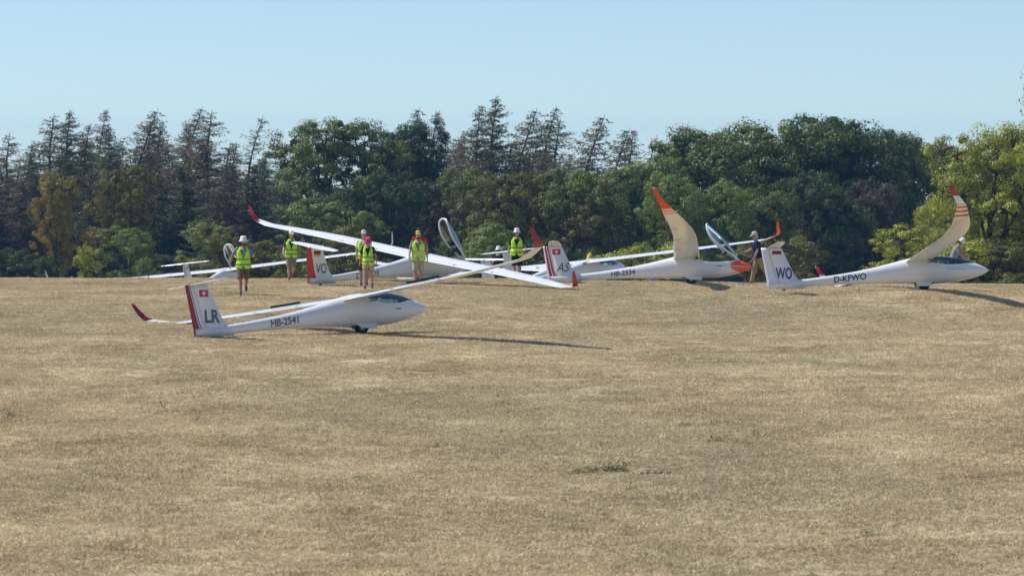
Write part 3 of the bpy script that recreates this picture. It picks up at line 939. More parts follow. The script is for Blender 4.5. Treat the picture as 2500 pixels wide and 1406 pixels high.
def person(px, d, H, facing, label, skin=.8, shirt=None, shorts=None, trousers=False, vest=False, vest_tape=reflect_shade, hat=None, hat_mat=None,
           legs=((0, 0), (0, 0)), arms=((0, 8, 10), (0, 8, 10)), lean=0, turn=0, nod=0, glasses=False, beard=None, hair=None, female=False, z=None, shirt_long=0, grip=None):
    """faces -Y before turning; legs = (swing, knee) and arms = (swing, abduct, elbow) for right (image left) and left, in degrees"""
    k = H / 1.80
    lr = math.radians
    hipw = .092 if not female else .10
    pel = Vector((0, 0, .95))
    Rl = Matrix.Rotation(lr(lean), 3, 'X')
    def up(p):                                  # upper body follows the lean
        p = Vector(p); return pel + Rl @ (p - pel)
    Rh = Matrix.Rotation(lr(turn), 3, 'Z') @ Matrix.Rotation(lr(nod), 3, 'X')
    nk = Vector((0, .005, 1.53))
    def hd(p): return up(nk + Rh @ (Vector(p) - nk))
    legp = []
    for sg, (a, b) in zip((-1, 1), legs):
        hip = Vector((sg * hipw, 0, .92))
        kn = hip + Vector((sg * .004, -math.sin(lr(a)) * .43, -math.cos(lr(a)) * .43))
        an = kn + Vector((-sg * .012, -math.sin(lr(a - b)) * .42, -math.cos(lr(a - b)) * .42))
        legp.append((hip, kn, an, a - b))
    drop = min(p[2].z for p in legp) - .075
    dz = Vector((0, 0, -drop))
    armp = []
    for sg, (a, ab, e) in zip((-1, 1), arms):
        sh = Vector((sg * (.178 if not female else .160), .005, 1.445))
        el = sh + Vector((sg * math.sin(lr(ab)), -math.sin(lr(a)) * math.cos(lr(ab)), -math.cos(lr(a)) * math.cos(lr(ab)))) * .29
        ab2 = ab * .35
        wr = el + Vector((sg * math.sin(lr(ab2)), -math.sin(lr(a + e)), -math.cos(lr(a + e)))).normalized() * .25
        armp.append((up(sh), up(el), up(wr)))
    w = 1.0 if not female else .90
    bw = 1.10 if not female else 1.0
    TOR = [(.84, .135, .105), (.90, .160, .118), (.98, .158, .115), (1.08, .140 * w, .104), (1.20, .150 * w, .112), (1.32, .165 * w, .118), (1.40, .165 * w, .108), (1.455, .120, .080), (1.49, .062, .060)]
    TOR = [(a_, b_ * (bw if a_ < 1.42 else 1.03), c_ * (bw if a_ < 1.42 else 1.03)) for a_, b_, c_ in TOR]
    def torso(extra, zmin=0, zmax=9, flare=0.0):
        rings = []
        for z_, a, b in TOR:
            if zmin <= z_ <= zmax:
                g_ = extra + flare * max(0, (1.1 - z_) / .25)
                rings.append([up((math.cos(t) * (a + g_), math.sin(t) * (b + g_), z_)) for t in np.linspace(0, 2 * PI, 17)[:-1]])
        return rings
    # ---- body: one continuous skin
    mb = MB()
    mb.rings(torso(0))
    mb.tube([up((0, .005, 1.44)), up((0, 0, 1.50)), hd((0, -.01, 1.57))], [.066, .058, .056], 12)
    HEAD = [(1.535, .030, .030, -.045), (1.552, .050, .055, -.035), (1.585, .064, .078, -.022), (1.63, .072, .092, -.010), (1.68, .076, .097, -.004),
            (1.72, .077, .098, .002), (1.76, .066, .084, .004), (1.787, .044, .056, .004), (1.80, .012, .016, .004)]
    mb.rings([[hd((math.cos(t) * a, c + math.sin(t) * b, z_)) for t in np.linspace(0, 2 * PI, 15)[:-1]] for z_, a, b, c in HEAD])
    mb.tube([hd((0, -.090, 1.685)), hd((0, -.112, 1.652)), hd((0, -.085, 1.640))], [.010, .017, .012], 8)
    for sg in (-1, 1): mb.ball(hd((sg * .078, .004, 1.665)), (.012, .022, .032), 8, 6)
    for hip, kn, an, sh_a in legp:
        mid = (hip + kn) / 2; cm = kn.lerp(an, .3)
        mb.tube([hip + Vector((0, 0, .05)), hip, mid, kn, cm + Vector((0, .012, 0)), kn.lerp(an, .7), an, an + Vector((0, -.02, -.045))],
                [.080, .090, .077, .058, .063, .047, .037, .038], 12)
    for sh, el, wr in armp:
        mb.tube([sh + Vector((0, 0, .01)), sh.lerp(el, .25), sh.lerp(el, .6), el, el.lerp(wr, .35), wr], [.052, .053, .048, .041, .042, .029], 10)
    for v in range(len(mb.v)): mb.v[v] = tuple((Vector(mb.v[v]) + dz) * k)
    me = mesh('person', mb.v, mb.f)
    bm = bmesh.new(); bm.from_mesh(me); bmesh.ops.recalc_face_normals(bm, faces=bm.faces); bm.to_mesh(me); bm.free()
    me = apply_mods(me, [('REMESH', dict(mode='VOXEL', voxel_size=.0135)), ('SMOOTH', dict(factor=.5, iterations=3))])
    # hands: palm and five separate fingers, curled a little
    hb = MB()
    for sg, (sh, el, wr) in zip((-1, 1), armp):
        f = (wr - el).normalized()
        inw = Vector((-sg, 0, 0)); inw = (inw - f * inw.dot(f)).normalized()        # palm looks to the thigh
        fw = f.cross(inw) * sg                                                     # towards the index finger
        if fw.y > 0: fw = -fw
        hb.tube([wr - f * .03, wr, wr + f * .045, wr + f * .088], [(.024, .019), (.030, .017), (.041, .015), (.039, .012)], 10, up=fw)
        for i, (o_, L_) in enumerate(((.030, .068), (.010, .078), (-.010, .072), (-.029, .056))):
            b0 = wr + f * .080 + fw * o_
            c1 = b0 + f * L_ * .5 + inw * .010; c2 = c1 + f * L_ * .33 + inw * .022; c3 = c2 + f * L_ * .10 + inw * .026
            hb.tube([b0, c1, c2, c3], [.0092, .0088, .008, .006], 6)
        t0 = wr + f * .025 + fw * .030
        hb.tube([t0, t0 + f * .030 + fw * .022 + inw * .012, t0 + f * .060 + fw * .024 + inw * .026, t0 + f * .078 + fw * .018 + inw * .034], [.012, .011, .010, .007], 6)
    bm = bmesh.new(); bm.from_mesh(me)
    nb0 = len(bm.verts)
    vs = [bm.verts.new((Vector(v) + dz) * k) for v in hb.v]
    for f_ in hb.f:
        try: bm.faces.new([vs[i] for i in f_])
        except ValueError: pass
    bmesh.ops.recalc_face_normals(bm, faces=bm.faces)
    for f_ in bm.faces: f_.smooth = True
    bm.to_mesh(me); bm.free()
    me.materials.clear(); me.materials.append(skin_mat(skin))
    X = wx(px, d)
    root = link('person', me)
    root.location = (X, d, float(gz(X, d)) if z is None else z)
    root.rotation_euler = (0, 0, lr(facing))
    tag(root, label, 'person')
    def child(name, m_, mat, remesh=None, smooth_it=2):
        for i in range(len(m_.v)): m_.v[i] = tuple((Vector(m_.v[i]) + dz) * k)
        if remesh:
            q = mesh(name, m_.v, m_.f)
            b_ = bmesh.new(); b_.from_mesh(q); bmesh.ops.recalc_face_normals(b_, faces=b_.faces); b_.to_mesh(q); b_.free()
            q = apply_mods(q, [('REMESH', dict(mode='VOXEL', voxel_size=remesh)), ('SMOOTH', dict(factor=.5, iterations=smooth_it))])
            q.materials.clear(); q.materials.append(mat)
            q.polygons.foreach_set('use_smooth', [True] * len(q.polygons))
            return link(name, q, root)
        return m_.build(name, mat if isinstance(mat, list) else [mat], root, weld=False)
    # ---- shirt
    sb = MB(); sb.rings(torso(.020, .89 - shirt_long * .1, 1.46, .014))
    for sh, el, wr in armp:
        sb.tube([sh + (sh - el).normalized() * .035, sh, sh.lerp(el, .4), sh.lerp(el, .74)], [.055, .066, .066, .070], 12)
    child('shirt', sb, shirt, .015)
    # ---- shorts or trousers
    tb = MB(); tb.rings(torso(.022, .84, 1.0, .008))
    for hip, kn, an, _ in legp:
        if trousers:
            tb.tube([hip + Vector((0, 0, .05)), hip, hip.lerp(kn, .5), kn, kn.lerp(an, .5), an + Vector((0, 0, -.015))], [.09, .105, .094, .082, .074, .072], 14)
        else:
            lo = .55 if female else .96
            tb.tube([hip + Vector((0, 0, .05)), hip, hip.lerp(kn, lo * .5), hip.lerp(kn, lo)], [.09, .106, .102, .094 if not female else .098], 14)
    child('trousers' if trousers else 'shorts', tb, shorts, .015)
    # ---- shoes
    for hip, kn, an, sa in legp:
        pitch = max(0, -sa) * .9 if an.z - drop - .075 > -.9 else 0
        Rp = Matrix.Rotation(lr(max(0.0, -sa - 8) * .9), 3, 'X')
        def sp(p): return an + Rp @ Vector(p)
        s_ = MB()
        s_.tube([sp((0, .072, -.045)), sp((0, .045, -.038)), sp((0, -.03, -.040)), sp((0, -.12, -.052)), sp((0, -.175, -.058)), sp((0, -.195, -.060))],
                [(.030, .022), (.040, .034), (.042, .034), (.047, .024), (.038, .017), (.018, .010)], 12, up=(1, 0, 0))
        s_.tube([sp((0, .0, -.02)), sp((0, .005, .03))], [(.042, .046), (.041, .043)], 12, up=(1, 0, 0))
        child('shoe', s_, shoe)
    # ---- vest with reflective tape, open neck and arm holes
    if vest:
        hs = [.86, .90, .94, .955, 1.0, 1.04, 1.085, 1.13, 1.17, 1.22, 1.27, 1.32, 1.37, 1.41, 1.44, 1.462, 1.478]
        na = 56
        def vp(z_, t, off):
            a = float(np.interp(z_, [q[0] for q in TOR], [q[1] for q in TOR])); b = float(np.interp(z_, [q[0] for q in TOR], [q[2] for q in TOR]))
            fl = .042 + .022 * max(0, (1.12 - z_) / .25) + off
            rip = .006 * math.sin(t * 7 + z_ * 9)
            return up((math.cos(t) * (a + fl + rip), math.sin(t) * (b + fl + rip) , z_ + (.03 if z_ > 1.45 else 0)))
        V = []; F = []
        for z_ in hs:
            for j in range(na): V.append(vp(z_, 2 * PI * j / na, 0))
        for i in range(len(hs) - 1):
            zc = (hs[i] + hs[i + 1]) / 2
            for j in range(na):
                t = 2 * PI * (j + .5) / na
                p = vp(zc, t, 0)
                xx = abs(math.cos(t)) ; front = math.sin(t) < 0
                ax = abs(math.cos(t)) * 1.0
                if zc > 1.20 and ax > (.93 - (zc - 1.2) * .55): continue                 # arm holes
                if front and zc > 1.15 and ax < (zc - 1.15) * 1.75: continue            # open V
                if not front and zc > 1.43 and ax < .35: continue
                if front and zc < .955 and ax < (.965 - zc) * 2.6: continue             # hem parts at the zip
                j2 = (j + 1) % na
                F.append((i * na + j, i * na + j2, (i + 1) * na + j2, (i + 1) * na + j))
        vb = MB(); vb.add(V, F)
        for i in range(len(vb.v)): vb.v[i] = tuple((Vector(vb.v[i]) + dz) * k)
        q = apply_mods(mesh('vest', vb.v, vb.f), [('SOLIDIFY', dict(thickness=.006, offset=1.0))])
        q.materials.clear(); q.materials.append(hivis)
        vo = link('vest', q, root)
        for z0_, z1_ in ((.962, 1.008), (1.115, 1.161)):
            V = []; F = []
            for z_ in (z0_, z1_):
                for j in range(na + 1): V.append((vp(z_, 2 * PI * j / na, .009) + dz) * k)
            for j in range(na):
                t = 2 * PI * (j + .5) / na
                if math.sin(t) < 0 and abs(math.cos(t)) < .05: continue
                F.append((j, j + 1, na + 2 + j, na + 1 + j))
            obj('reflective_tape', V, F, [vest_tape], vo)
    # ---- head wear, hair, face
    if hat:
        hb = MB()
        if hat == 'bucket':
            for prof in ([(.001, 1.836), (.074, 1.834), (.088, 1.822), (.098, 1.745), (.104, 1.728), (.152, 1.680), (.149, 1.677), (.098, 1.720), (.092, 1.74), (.08, 1.80), (.001, 1.82)],):
                hb.rings([[hd((math.cos(t) * r * .93, .002 + math.sin(t) * r * 1.08, h)) for t in np.linspace(0, 2 * PI, 25)[:-1]] for r, h in prof], cap=False)
        else:
            prof = [(.001, 1.828), (.045, 1.824), (.075, 1.802), (.090, 1.765), (.094, 1.715), (.090, 1.712), (.085, 1.765), (.04, 1.81), (.001, 1.818)]
            hb.rings([[hd((math.cos(t) * r * .93, .004 + math.sin(t) * r * 1.10, h)) for t in np.linspace(0, 2 * PI, 21)[:-1]] for r, h in prof], cap=False)
            hb.tube([hd((0, -.070, 1.722)), hd((0, -.11, 1.722)), hd((0, -.15, 1.712)), hd((0, -.178, 1.700))], [(.075, .006), (.080, .006), (.068, .006), (.03, .004)], 14, up=(1, 0, 0))
        child('hat', hb, hat_mat)
    if hair:
        h_ = MB()
        prof = [(1.60, .45), (1.66, .85), (1.72, 1.0), (1.76, .85)]
        rings = []
        for z_, q in ((1.585, .95), (1.63, 1.02), (1.69, 1.07), (1.73, 1.07)):
            a, b, c = .077, .098, .002
            rings.append([hd((math.cos(t) * a * q * 1.05, c + math.sin(t) * b * q * 1.05, z_)) for t in np.linspace(lr(-15), lr(195), 16)])
        n = 16; V = [p for r in rings for p in r]
        h_.add(V, [(i * n + j, i * n + j + 1, (i + 1) * n + j + 1, (i + 1) * n + j) for i in range(3) for j in range(n - 1)])
        child('hair', h_, hair)
    if glasses:
        g_ = MB()
        for sg in (-1, 1):
            g_.ball(hd((sg * .034, -.092, 1.688)), (.030, .014, .021), 10, 6)
            g_.tube([hd((sg * .062, -.082, 1.692)), hd((sg * .080, .0, 1.690))], .004, 5)
        g_.tube([hd((-.02, -.103, 1.692)), hd((.02, -.103, 1.692))], .004, 5)
        child('sunglasses', g_, shade_m)
    else:
        e_ = MB()
        for sg in (-1, 1): e_.ball(hd((sg * .032, -.088, 1.686)), (.013, .008, .007), 8, 6)
        child('eyes', e_, eye_m)
    child('mouth', MB().tube([hd((-.024, -.088, 1.606)), hd((0, -.097, 1.604)), hd((.024, -.088, 1.606))], [(.004, .004), (.007, .006), (.004, .004)], 6), lip_m)
    if beard:
        b_ = MB()
        b_.rings([[hd((math.cos(t) * a * 1.07, c + math.sin(t) * b * 1.09 - .003, z_)) for t in np.linspace(0, 2 * PI, 15)[:-1]] for z_, a, b, c in [(1.528, .026, .026, -.045), (1.548, .050, .055, -.036), (1.585, .062, .074, -.026), (1.612, .060, .076, -.020)]])
        child('beard', b_, beard)
    return root

white_cloth = cloth('white_cotton', (.72, .72, .74))
tee_blue = cloth('grey_blue_tee', (.16, .26, .28))
tee_green = cloth('dark_green_tee', (.02, .06, .06))
tee_white = cloth('white_tee', (.62, .64, .68))
tee_black = cloth('black_tee', (.016, .017, .026))
tee_grey = cloth('grey_tee', (.20, .22, .25))
tee_red = cloth('red_tee', (.62, .03, .02))
tee_navy = cloth('navy_tee', (.012, .016, .055))
shirt_grey = cloth('grey_shirt', (.26, .26, .30))
brown_sh = cloth('brown_shorts', (.16, .10, .06))
grey_sh = cloth('taupe_shorts', (.26, .22, .20))
beige_sh = cloth('beige_shorts', (.46, .38, .28))
pink_sh = cloth('washed_pink_shorts', (.46, .33, .28))
black_sh = cloth('black_shorts', (.014, .014, .018))
khaki = cloth('khaki_trousers', (.34, .25, .15))
denim = cloth('dark_trousers', (.03, .035, .05))
pink_hat = cloth('pink_cotton', (.62, .04, .16))
yellow_cap = cloth('mustard_cap', (.50, .40, .10))
grey_cap = cloth('light_grey_cap', (.55, .54, .52))
dark_cap = cloth('dark_cap', (.03, .035, .05))
hair_dk = cloth('dark_hair', (.06, .038, .026))
beard_m = cloth('beard_hair', (.13, .075, .05))
hair_lt = cloth('fair_hair', (.35, .28, .20))
hair_gy = cloth('grey_hair', (.40, .39, .38))

person(594, 125.6, 1.80, 4, 'person in white bucket hat, grey-blue tee and brown shorts under a yellow vest, striding', .62, tee_blue, brown_sh, vest=True, hat='bucket', hat_mat=white_cloth,
       legs=((22, 8), (-26, 34)), arms=((-20, 36, 30), (34, 24, 70)), turn=38, lean=4, beard=beard_m, hair=hair_dk, shirt_long=1)
person(711, 142.0, 1.72, 6, 'person in light cap, dark green shirt and taupe shorts under a yellow vest', .75, tee_green, grey_sh, vest=True, hat='cap', hat_mat=white_cloth,
       legs=((16, 4), (-22, 34)), arms=((16, 18, 30), (-18, 18, 22)), hair=hair_lt, turn=10, lean=3)
person(888, 134.6, 1.80, 0, 'person in white tee, pale cap and sunglasses behind the one in the pink hat', .72, tee_white, denim, vest=True, hat='cap', hat_mat=grey_cap,
       legs=((6, 4), (-8, 14)), arms=((4, 9, 14), (4, 9, 14)), glasses=True, hair=hair_gy)
person(899, 131.6, 1.66, -4, 'person in pink bucket hat, black tee and short pale shorts under a yellow vest', .70, tee_black, pink_sh, vest=True, hat='bucket', hat_mat=pink_hat,
       legs=((18, 3), (-18, 26)), arms=((-14, 22, 14), (16, 22, 18)), female=True, lean=4, nod=22, hair=hair_dk)
person(1021, 133.6, 1.80, 2, 'bearded person in mustard cap, grey tee and beige shorts under a yellow vest', .70, tee_grey, beige_sh, vest=True, vest_tape=reflect_lit, hat='cap', hat_mat=yellow_cap,
       legs=((12, 4), (-14, 24)), arms=((14, 18, 26), (-12, 18, 20)), beard=beard_m, hair=hair_dk)
person(1024, 141.6, 1.78, 180, 'person in red shirt and dark cap standing behind the one in the mustard cap', .70, tee_red, denim, trousers=True, hat='cap', hat_mat=dark_cap,
       arms=((10, 14, 20), (10, 14, 20)), hair=hair_dk)
person(1262, 142.2, 1.76, -2, 'person in white bucket hat, sunglasses, black tee and shorts under a yellow vest', .75, tee_black, black_sh, vest=True, hat='bucket', hat_mat=white_cloth,
       legs=((8, 4), (-8, 16)), arms=((-8, 18, 20), (18, 22, 48)), glasses=True, hair=hair_lt)
person(1217, 163.0, 1.76, 178, 'person in dark tee and white bucket hat standing between two white tail fins', .75, tee_black, denim, trousers=True, hat='bucket', hat_mat=white_cloth,
       arms=((4, 10, 12), (4, 10, 12)), hair=hair_dk)
person(1851, 138.5, 1.77, -82, 'person in navy tee, khaki trousers and grey cap leaning at an open glider nose', .72, tee_navy, khaki, trousers=True, hat='cap', hat_mat=grey_cap,
       legs=((16, 4), (-24, 8)), arms=((34, 8, 40), (10, 8, 22)), lean=7, nod=10, glasses=True, hair=hair_gy)
person(2326, 146.0, 1.74, 72, 'person in grey shirt and white hat bending down beyond the canopy of glider WO', .72, shirt_grey, denim, trousers=True, hat='bucket', hat_mat=white_cloth,
       legs=((10, 4), (-12, 6)), arms=((50, 8, 20), (50, 8, 20)), lean=24, nod=14, hair=hair_dk)
# ------------------------------------------------------------------ trees
def leaf_quads(r, C, N, size, aspect=.62):
    """rhombic leaves at C, facing about N"""
    n = len(C)
    N = N / np.maximum(np.linalg.norm(N, axis=1, keepdims=True), 1e-6)
    t = r.normal(size=(n, 3)); t -= N * (t * N).sum(1, keepdims=True); t /= np.linalg.norm(t, axis=1, keepdims=True)
    b = np.cross(N, t)
    L = (size * r.uniform(.6, 1.35, n))[:, None]
    return np.stack([C - t * L, C - b * L * aspect, C + t * L * 1.05, C + b * L * aspect], 1).reshape(-1, 3)

def limb(mb, a, b, r0, r1, r, sag=.0, n=4, seg=6, wob=.06):
    a = np.array(a); b = np.array(b); L = np.linalg.norm(b - a)
    P = []
    for i in range(n + 1):
        t = i / n
        p = a + (b - a) * t + r.normal(0, wob * L * .3, 3) * math.sin(PI * t)
        p[2] += sag * L * math.sin(PI * t)
        P.append(p)
    mb.tube(P, [r0 + (r1 - r0) * i / n for i in range(n + 1)], seg, cap=False)
    return P

def make_broadleaf(seed, H=11.0, W=8.0, base=.22, lobes=9, leaf=.13, n_leaf=15000, tall=1.0, open_=0.0, stems=1, limb_k=1.0):
    """crown of many leaf clumps on lobes carried by limbs; returns (trunk mesh, crown mesh)"""
    r = np.random.default_rng(seed)
    mb = MB()
    z0 = H * base
    roots = [np.array([0, 0, 0.])] if stems == 1 else [np.array([math.cos(a) * .35, math.sin(a) * .35, 0]) for a in r.uniform(0, 6.28, stems)]
    cl = []; lob = []
    for i in range(lobes):
        t = (i + .5) / lobes
        z = z0 + (H - z0) * (.18 + .68 * (i / max(1, lobes - 1)) ** .85)
        env = math.sin(PI * min(1, max(.12, ((z - z0) / (H - z0)) * .80 + .14))) ** .75
        a = i * 2.4 + r.uniform(-.5, .5)
        rad = W / 2 * env * r.uniform(.35, .80)
        c = np.array([math.cos(a) * rad, math.sin(a) * rad, z])
        s = np.array([W * r.uniform(.15, .27), W * r.uniform(.15, .27), (H - z0) * r.uniform(.11, .20) * tall])
        lob.append((c, s))
    lob.append((np.array([r.normal(0, .2), r.normal(0, .2), H - (H - z0) * .17]), np.array([W * .22, W * .22, (H - z0) * .17])))
    # trunk and limbs
    top = np.array([r.normal(0, .25), r.normal(0, .25), z0 + (H - z0) * .55])
    for rt in roots:
        tr = limb(mb, rt - np.array([0, 0, .4]), top + r.normal(0, .3, 3) * (stems > 1), .026 * H / math.sqrt(stems), .008 * H, r, n=7, seg=9, wob=.05)
        for c, s in lob:
            j = int(np.clip((c[2] - H * .30) / (H * .75) * 7 + 1, 1, 6))
            limb(mb, tr[j], c, .0085 * H * limb_k, .003 * H * limb_k, r, sag=-.08, n=4, wob=.12)
            for _ in range(4 if open_ < .5 else 6):
                d = r.normal(size=3); d[2] = abs(d[2]) * .7; d /= np.linalg.norm(d)
                limb(mb, c - d * s * .2, c + d * s * .95, .0030 * H * limb_k, .0010 * H * limb_k, r, n=3, seg=4, wob=.15)
            if stems > 1: break
    # clumps over the lobes
    vol = np.array([s.prod() ** (2 / 3) for c, s in lob]); vol /= vol.sum()
    ncl = int(n_leaf / 140)
    li = r.choice(len(lob), ncl, p=vol)
    d = r.normal(size=(ncl, 3)); d[:, 2] = d[:, 2] * .9 + .18; d /= np.linalg.norm(d, axis=1, keepdims=True)
    rad = r.uniform(.62, 1.06, ncl) ** .8
    LC = np.array([lob[i][0] for i in li]); LS = np.array([lob[i][1] for i in li])
    CC = LC + d * LS * rad[:, None]
    csz = W * r.choice([.03, .045, .06, .075, .095], ncl, p=[.25, .28, .24, .16, .07]) * (1 - .25 * open_)
    keep = r.random(ncl) > open_ * .35
    CC, d, csz = CC[keep], d[keep], csz[keep]; ncl = len(CC)
    ctint = r.uniform(.72, 1.24, ncl)
    # dryness drifts through the crown rather than by single clump
    ph = r.uniform(0, 6.28, 3); fr = r.uniform(.25, .6, 3)
    cdry = .5 + .28 * np.sin(CC[:, 0] * fr[0] + ph[0]) * np.sin(CC[:, 2] * fr[1] + ph[1]) + .22 * np.sin(CC[:, 1] * fr[2] + ph[2]) + r.normal(0, .13, ncl)
    nl = r.poisson(n_leaf / ncl, ncl)
    k = np.repeat(np.arange(ncl), nl); n = len(k)
    e = r.normal(size=(n, 3)); e /= np.linalg.norm(e, axis=1, keepdims=True)
    P = CC[k] + e * (csz[k] * r.uniform(.35, 1.15, n) ** .5)[:, None] * np.array([1.15, 1.15, .75])
    Nn = e * 1.2 + d[k] * .5 + np.array([0, 0, .35]) + r.normal(0, .38, (n, 3))
    V = leaf_quads(r, P, Nn, leaf)
    tint = ctint[k] * r.uniform(.75, 1.3, n)
    crown = np_quads('crown', V, leafm, {'tint': tint, 'dry': np.clip(cdry[k] + r.normal(0, .06, n), .02, 1)})
    tm = mesh('trunk', mb.v, mb.f, [bark])
    return tm, crown, H

def make_conifer(seed, H=14.0, W=4.6, dens=1.0, bare_top=.25, lean=.04, base=.10, needle=.16):
    """spruce or larch: whorls of limbs that droop and turn up, needles thinning to a bare windblown top"""
    r = np.random.default_rng(seed)
    mb = MB(); tw = MB()
    la = r.uniform(-.3, .3)
    def axis(z):
        t = z / H
        return np.array([lean * H * t ** 3 + .06 * math.sin(z * .9 + seed), .05 * math.cos(z * .7 + seed), z])
    zs = np.linspace(-.4, H, 16)
    mb.tube([axis(z) for z in zs], [max(.010, .0125 * H * (1 - z / H) ** .85 + .008) for z in zs], 7, cap=False)
    LV = []; TI = []; DR = []
    z = H * base
    while z < H * .985:
        t = z / H
        nb = r.integers(4, 7)
        L0 = W / 2 * (1 - t) ** .80 * (.72 + .28 * math.sin(min(1, t * 3) * PI / 2)) + .10
        for q in range(nb):
            a = r.uniform(0, 2 * PI)
            L = L0 * r.uniform(.45, 1.2) * (1.25 if r.random() < .12 else 1)
            dr = np.array([math.cos(a), math.sin(a), 0.])
            st = axis(z + r.uniform(-.12, .12))
            dp = r.uniform(-.42, -.02) + .50 * t ** 2
            pts = [st, st + dr * L * .35 + [0, 0, dp * L * .30], st + dr * L * .7 + [0, 0, dp * L * .75], st + dr * L + [0, 0, dp * L * .85 + .14 * L]]
            mb.tube(pts, [.022 + .014 * (1 - t), .020, .014, .008], 3, cap=False)
            bare = max(0, (t - (1 - bare_top)) / bare_top) if bare_top > 0 else 0
            m = int(44 * dens * L * (1 - .72 * bare) * r.uniform(.4, 1.25)) + 3
            u = r.uniform(.12, 1.04, m)
            P = np.array([np.interp(u, [0, .35, .7, 1], [p[i] for p in pts]) for i in range(3)]).T
            sp = .20 * L ** .5
            off = r.normal(0, sp, (m, 3)); off[:, 2] = -np.abs(off[:, 2]) * .55 + .03
            # side twigs: long thin quads from the limb outwards and down
            perp = np.array([-dr[1], dr[0], 0.])
            T = dr * r.uniform(.1, .8, m)[:, None] + perp * r.choice([-1, 1], m)[:, None] * r.uniform(.3, 1, m)[:, None] + np.array([0, 0, -.35]) + r.normal(0, .3, (m, 3))
            T /= np.linalg.norm(T, axis=1, keepdims=True)
            Ln = needle * r.uniform(.6, 1.9, m)[:, None]; wd = needle * .20 * r.uniform(.6, 1.3, m)[:, None]
            B = np.cross(T, r.normal(size=(m, 3))); B /= np.linalg.norm(B, axis=1, keepdims=True)
            S = P + off * .45
            LV.append(np.stack([S - B * wd * .5, S + T * Ln * .5 - B * wd, S + T * Ln, S + T * Ln * .5 + B * wd], 1).reshape(-1, 3))
            TI.append(r.uniform(.65, 1.25, m) * r.uniform(.8, 1.2)); DR.append(np.clip(np.full(m, r.uniform(0, 1)) + r.normal(0, .05, m), .02, 1))
        z += H * r.uniform(.010, .019)
    crown = np_quads('crown', np.concatenate(LV), needlem, {'tint': np.concatenate(TI), 'dry': np.concatenate(DR)})
    tm = mesh('trunk', mb.v, mb.f, [bark_grey])
    return tm, crown, H

BROAD = [make_broadleaf(100 + i, 11, 8.0, .16, 12, .070, 46000) for i in range(5)]
TALL = [make_broadleaf(120 + i, 12, 7.4, .26, 11, .066, 38000, 1.1, .3, 1, 1.3) for i in range(3)]
AIRY = [make_broadleaf(140 + i, 9.5, 8.5, .14, 14, .064, 44000, .95, .2, 1, 1.8) for i in range(2)]
BUSH = [make_broadleaf(160 + i, 3.4, 3.6, .02, 6, .040, 22000, 1.0, .1) for i in range(4)]
LARCH = [make_conifer(200 + i, 14, 7.2, .85, .46, (.05, .08, .02, .10)[i], .12) for i in range(4)]
SPRUCE = [make_conifer(220 + i, 14, 7.0, 1.4, .28, .03, .06) for i in range(3)]
DEAD = [make_conifer(240 + i, 13, 6.2, .20, .6, (.03, .09)[i], .25) for i in range(2)]

tree_rng = np.random.default_rng(77)
def plant(kind, px, top, d, color, name, label, group=None, width=1.0, rot=None, dry=0.0, var=None):
    """stand a tree at pixel column px with its top at pixel row top, d metres away"""
    lib = {'broad': BROAD, 'tall': TALL, 'airy': AIRY, 'bush': BUSH, 'larch': LARCH, 'spruce': SPRUCE, 'dead': DEAD}[kind]
    tm, cm, H = lib[int(tree_rng.integers(len(lib))) if var is None else var % len(lib)]
    X = wx(px, d); zg = float(gz(X, d))
    ztop = CAM_Z - (top - 363.0) * d / FPX
    s = (ztop - zg) / H
    root = bpy.data.objects.new(name, None); col.objects.link(root)
    root.location = (X, d, zg)
    rz = tree_rng.uniform(0, 2 * PI) if rot is None else rot
    if kind in ('larch', 'dead'): rz = tree_rng.normal(0, .35)
    root.rotation_euler = (0, 0, rz)
    root.scale = (s * width, s * width, s)
    tag(root, label, 'bush' if kind == 'bush' else 'tree', group)
    for nm, me in (('trunk', tm), ('crown', cm)):
        o = link(nm, me, root)
        v = 1 + tree_rng.uniform(-.12, .12)
        o.color = (color[0] * v, color[1] * v, color[2] * v, dry)
    return root

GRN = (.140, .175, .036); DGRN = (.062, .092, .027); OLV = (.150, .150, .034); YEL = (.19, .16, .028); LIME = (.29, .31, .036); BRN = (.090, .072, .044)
FRS = (.18, .235, .055)
CON = (.150, .168, .082); LAR = (.225, .200, .115)

# --- tall conifers of the back row (column, row of the top, kind)
gl = 'conifers along the back of the wood'
LB = {'larch': 'thin topped larch rising from the back row of the wood', 'spruce': 'dense dark spruce in the back row of the wood', 'dead': 'nearly bare dead conifer standing in the back row'}
rows = [(15, 322, 'larch'), (62, 350, 'spruce'), (118, 276, 'larch'), (157, 268, 'spruce'), (190, 300, 'larch'), (224, 264, 'larch'), (262, 298, 'spruce'), (318, 266, 'larch'),
        (345, 300, 'larch'), (378, 292, 'dead'), (432, 260, 'larch'), (465, 300, 'spruce'), (503, 268, 'larch'), (545, 345, 'dead'), (592, 282, 'dead'), (640, 372, 'spruce'),
        (676, 385, 'larch'), (708, 320, 'larch'), (945, 300, 'larch'), (972, 262, 'larch'), (1032, 268, 'larch'), (1075, 345, 'dead'), (1110, 330, 'larch'), (1148, 256, 'larch'), (1192, 234, 'spruce'),
        (1240, 264, 'larch'), (1268, 300, 'larch'), (1307, 258, 'larch'), (1350, 288, 'larch'), (1402, 280, 'larch'), (1428, 350, 'dead'), (1468, 312, 'larch'), (1524, 316, 'larch'),
        (1562, 330, 'dead'), (1590, 306, 'larch'), (1622, 300, 'dead')]
ORD = ['first', 'second', 'third', 'fourth', 'fifth', 'sixth', 'seventh', 'eighth', 'ninth', 'tenth', 'eleventh', 'twelfth', 'thirteenth', 'fourteenth', 'fifteenth', 'sixteenth', 'seventeenth', 'eighteenth', 'nineteenth', 'twentieth']
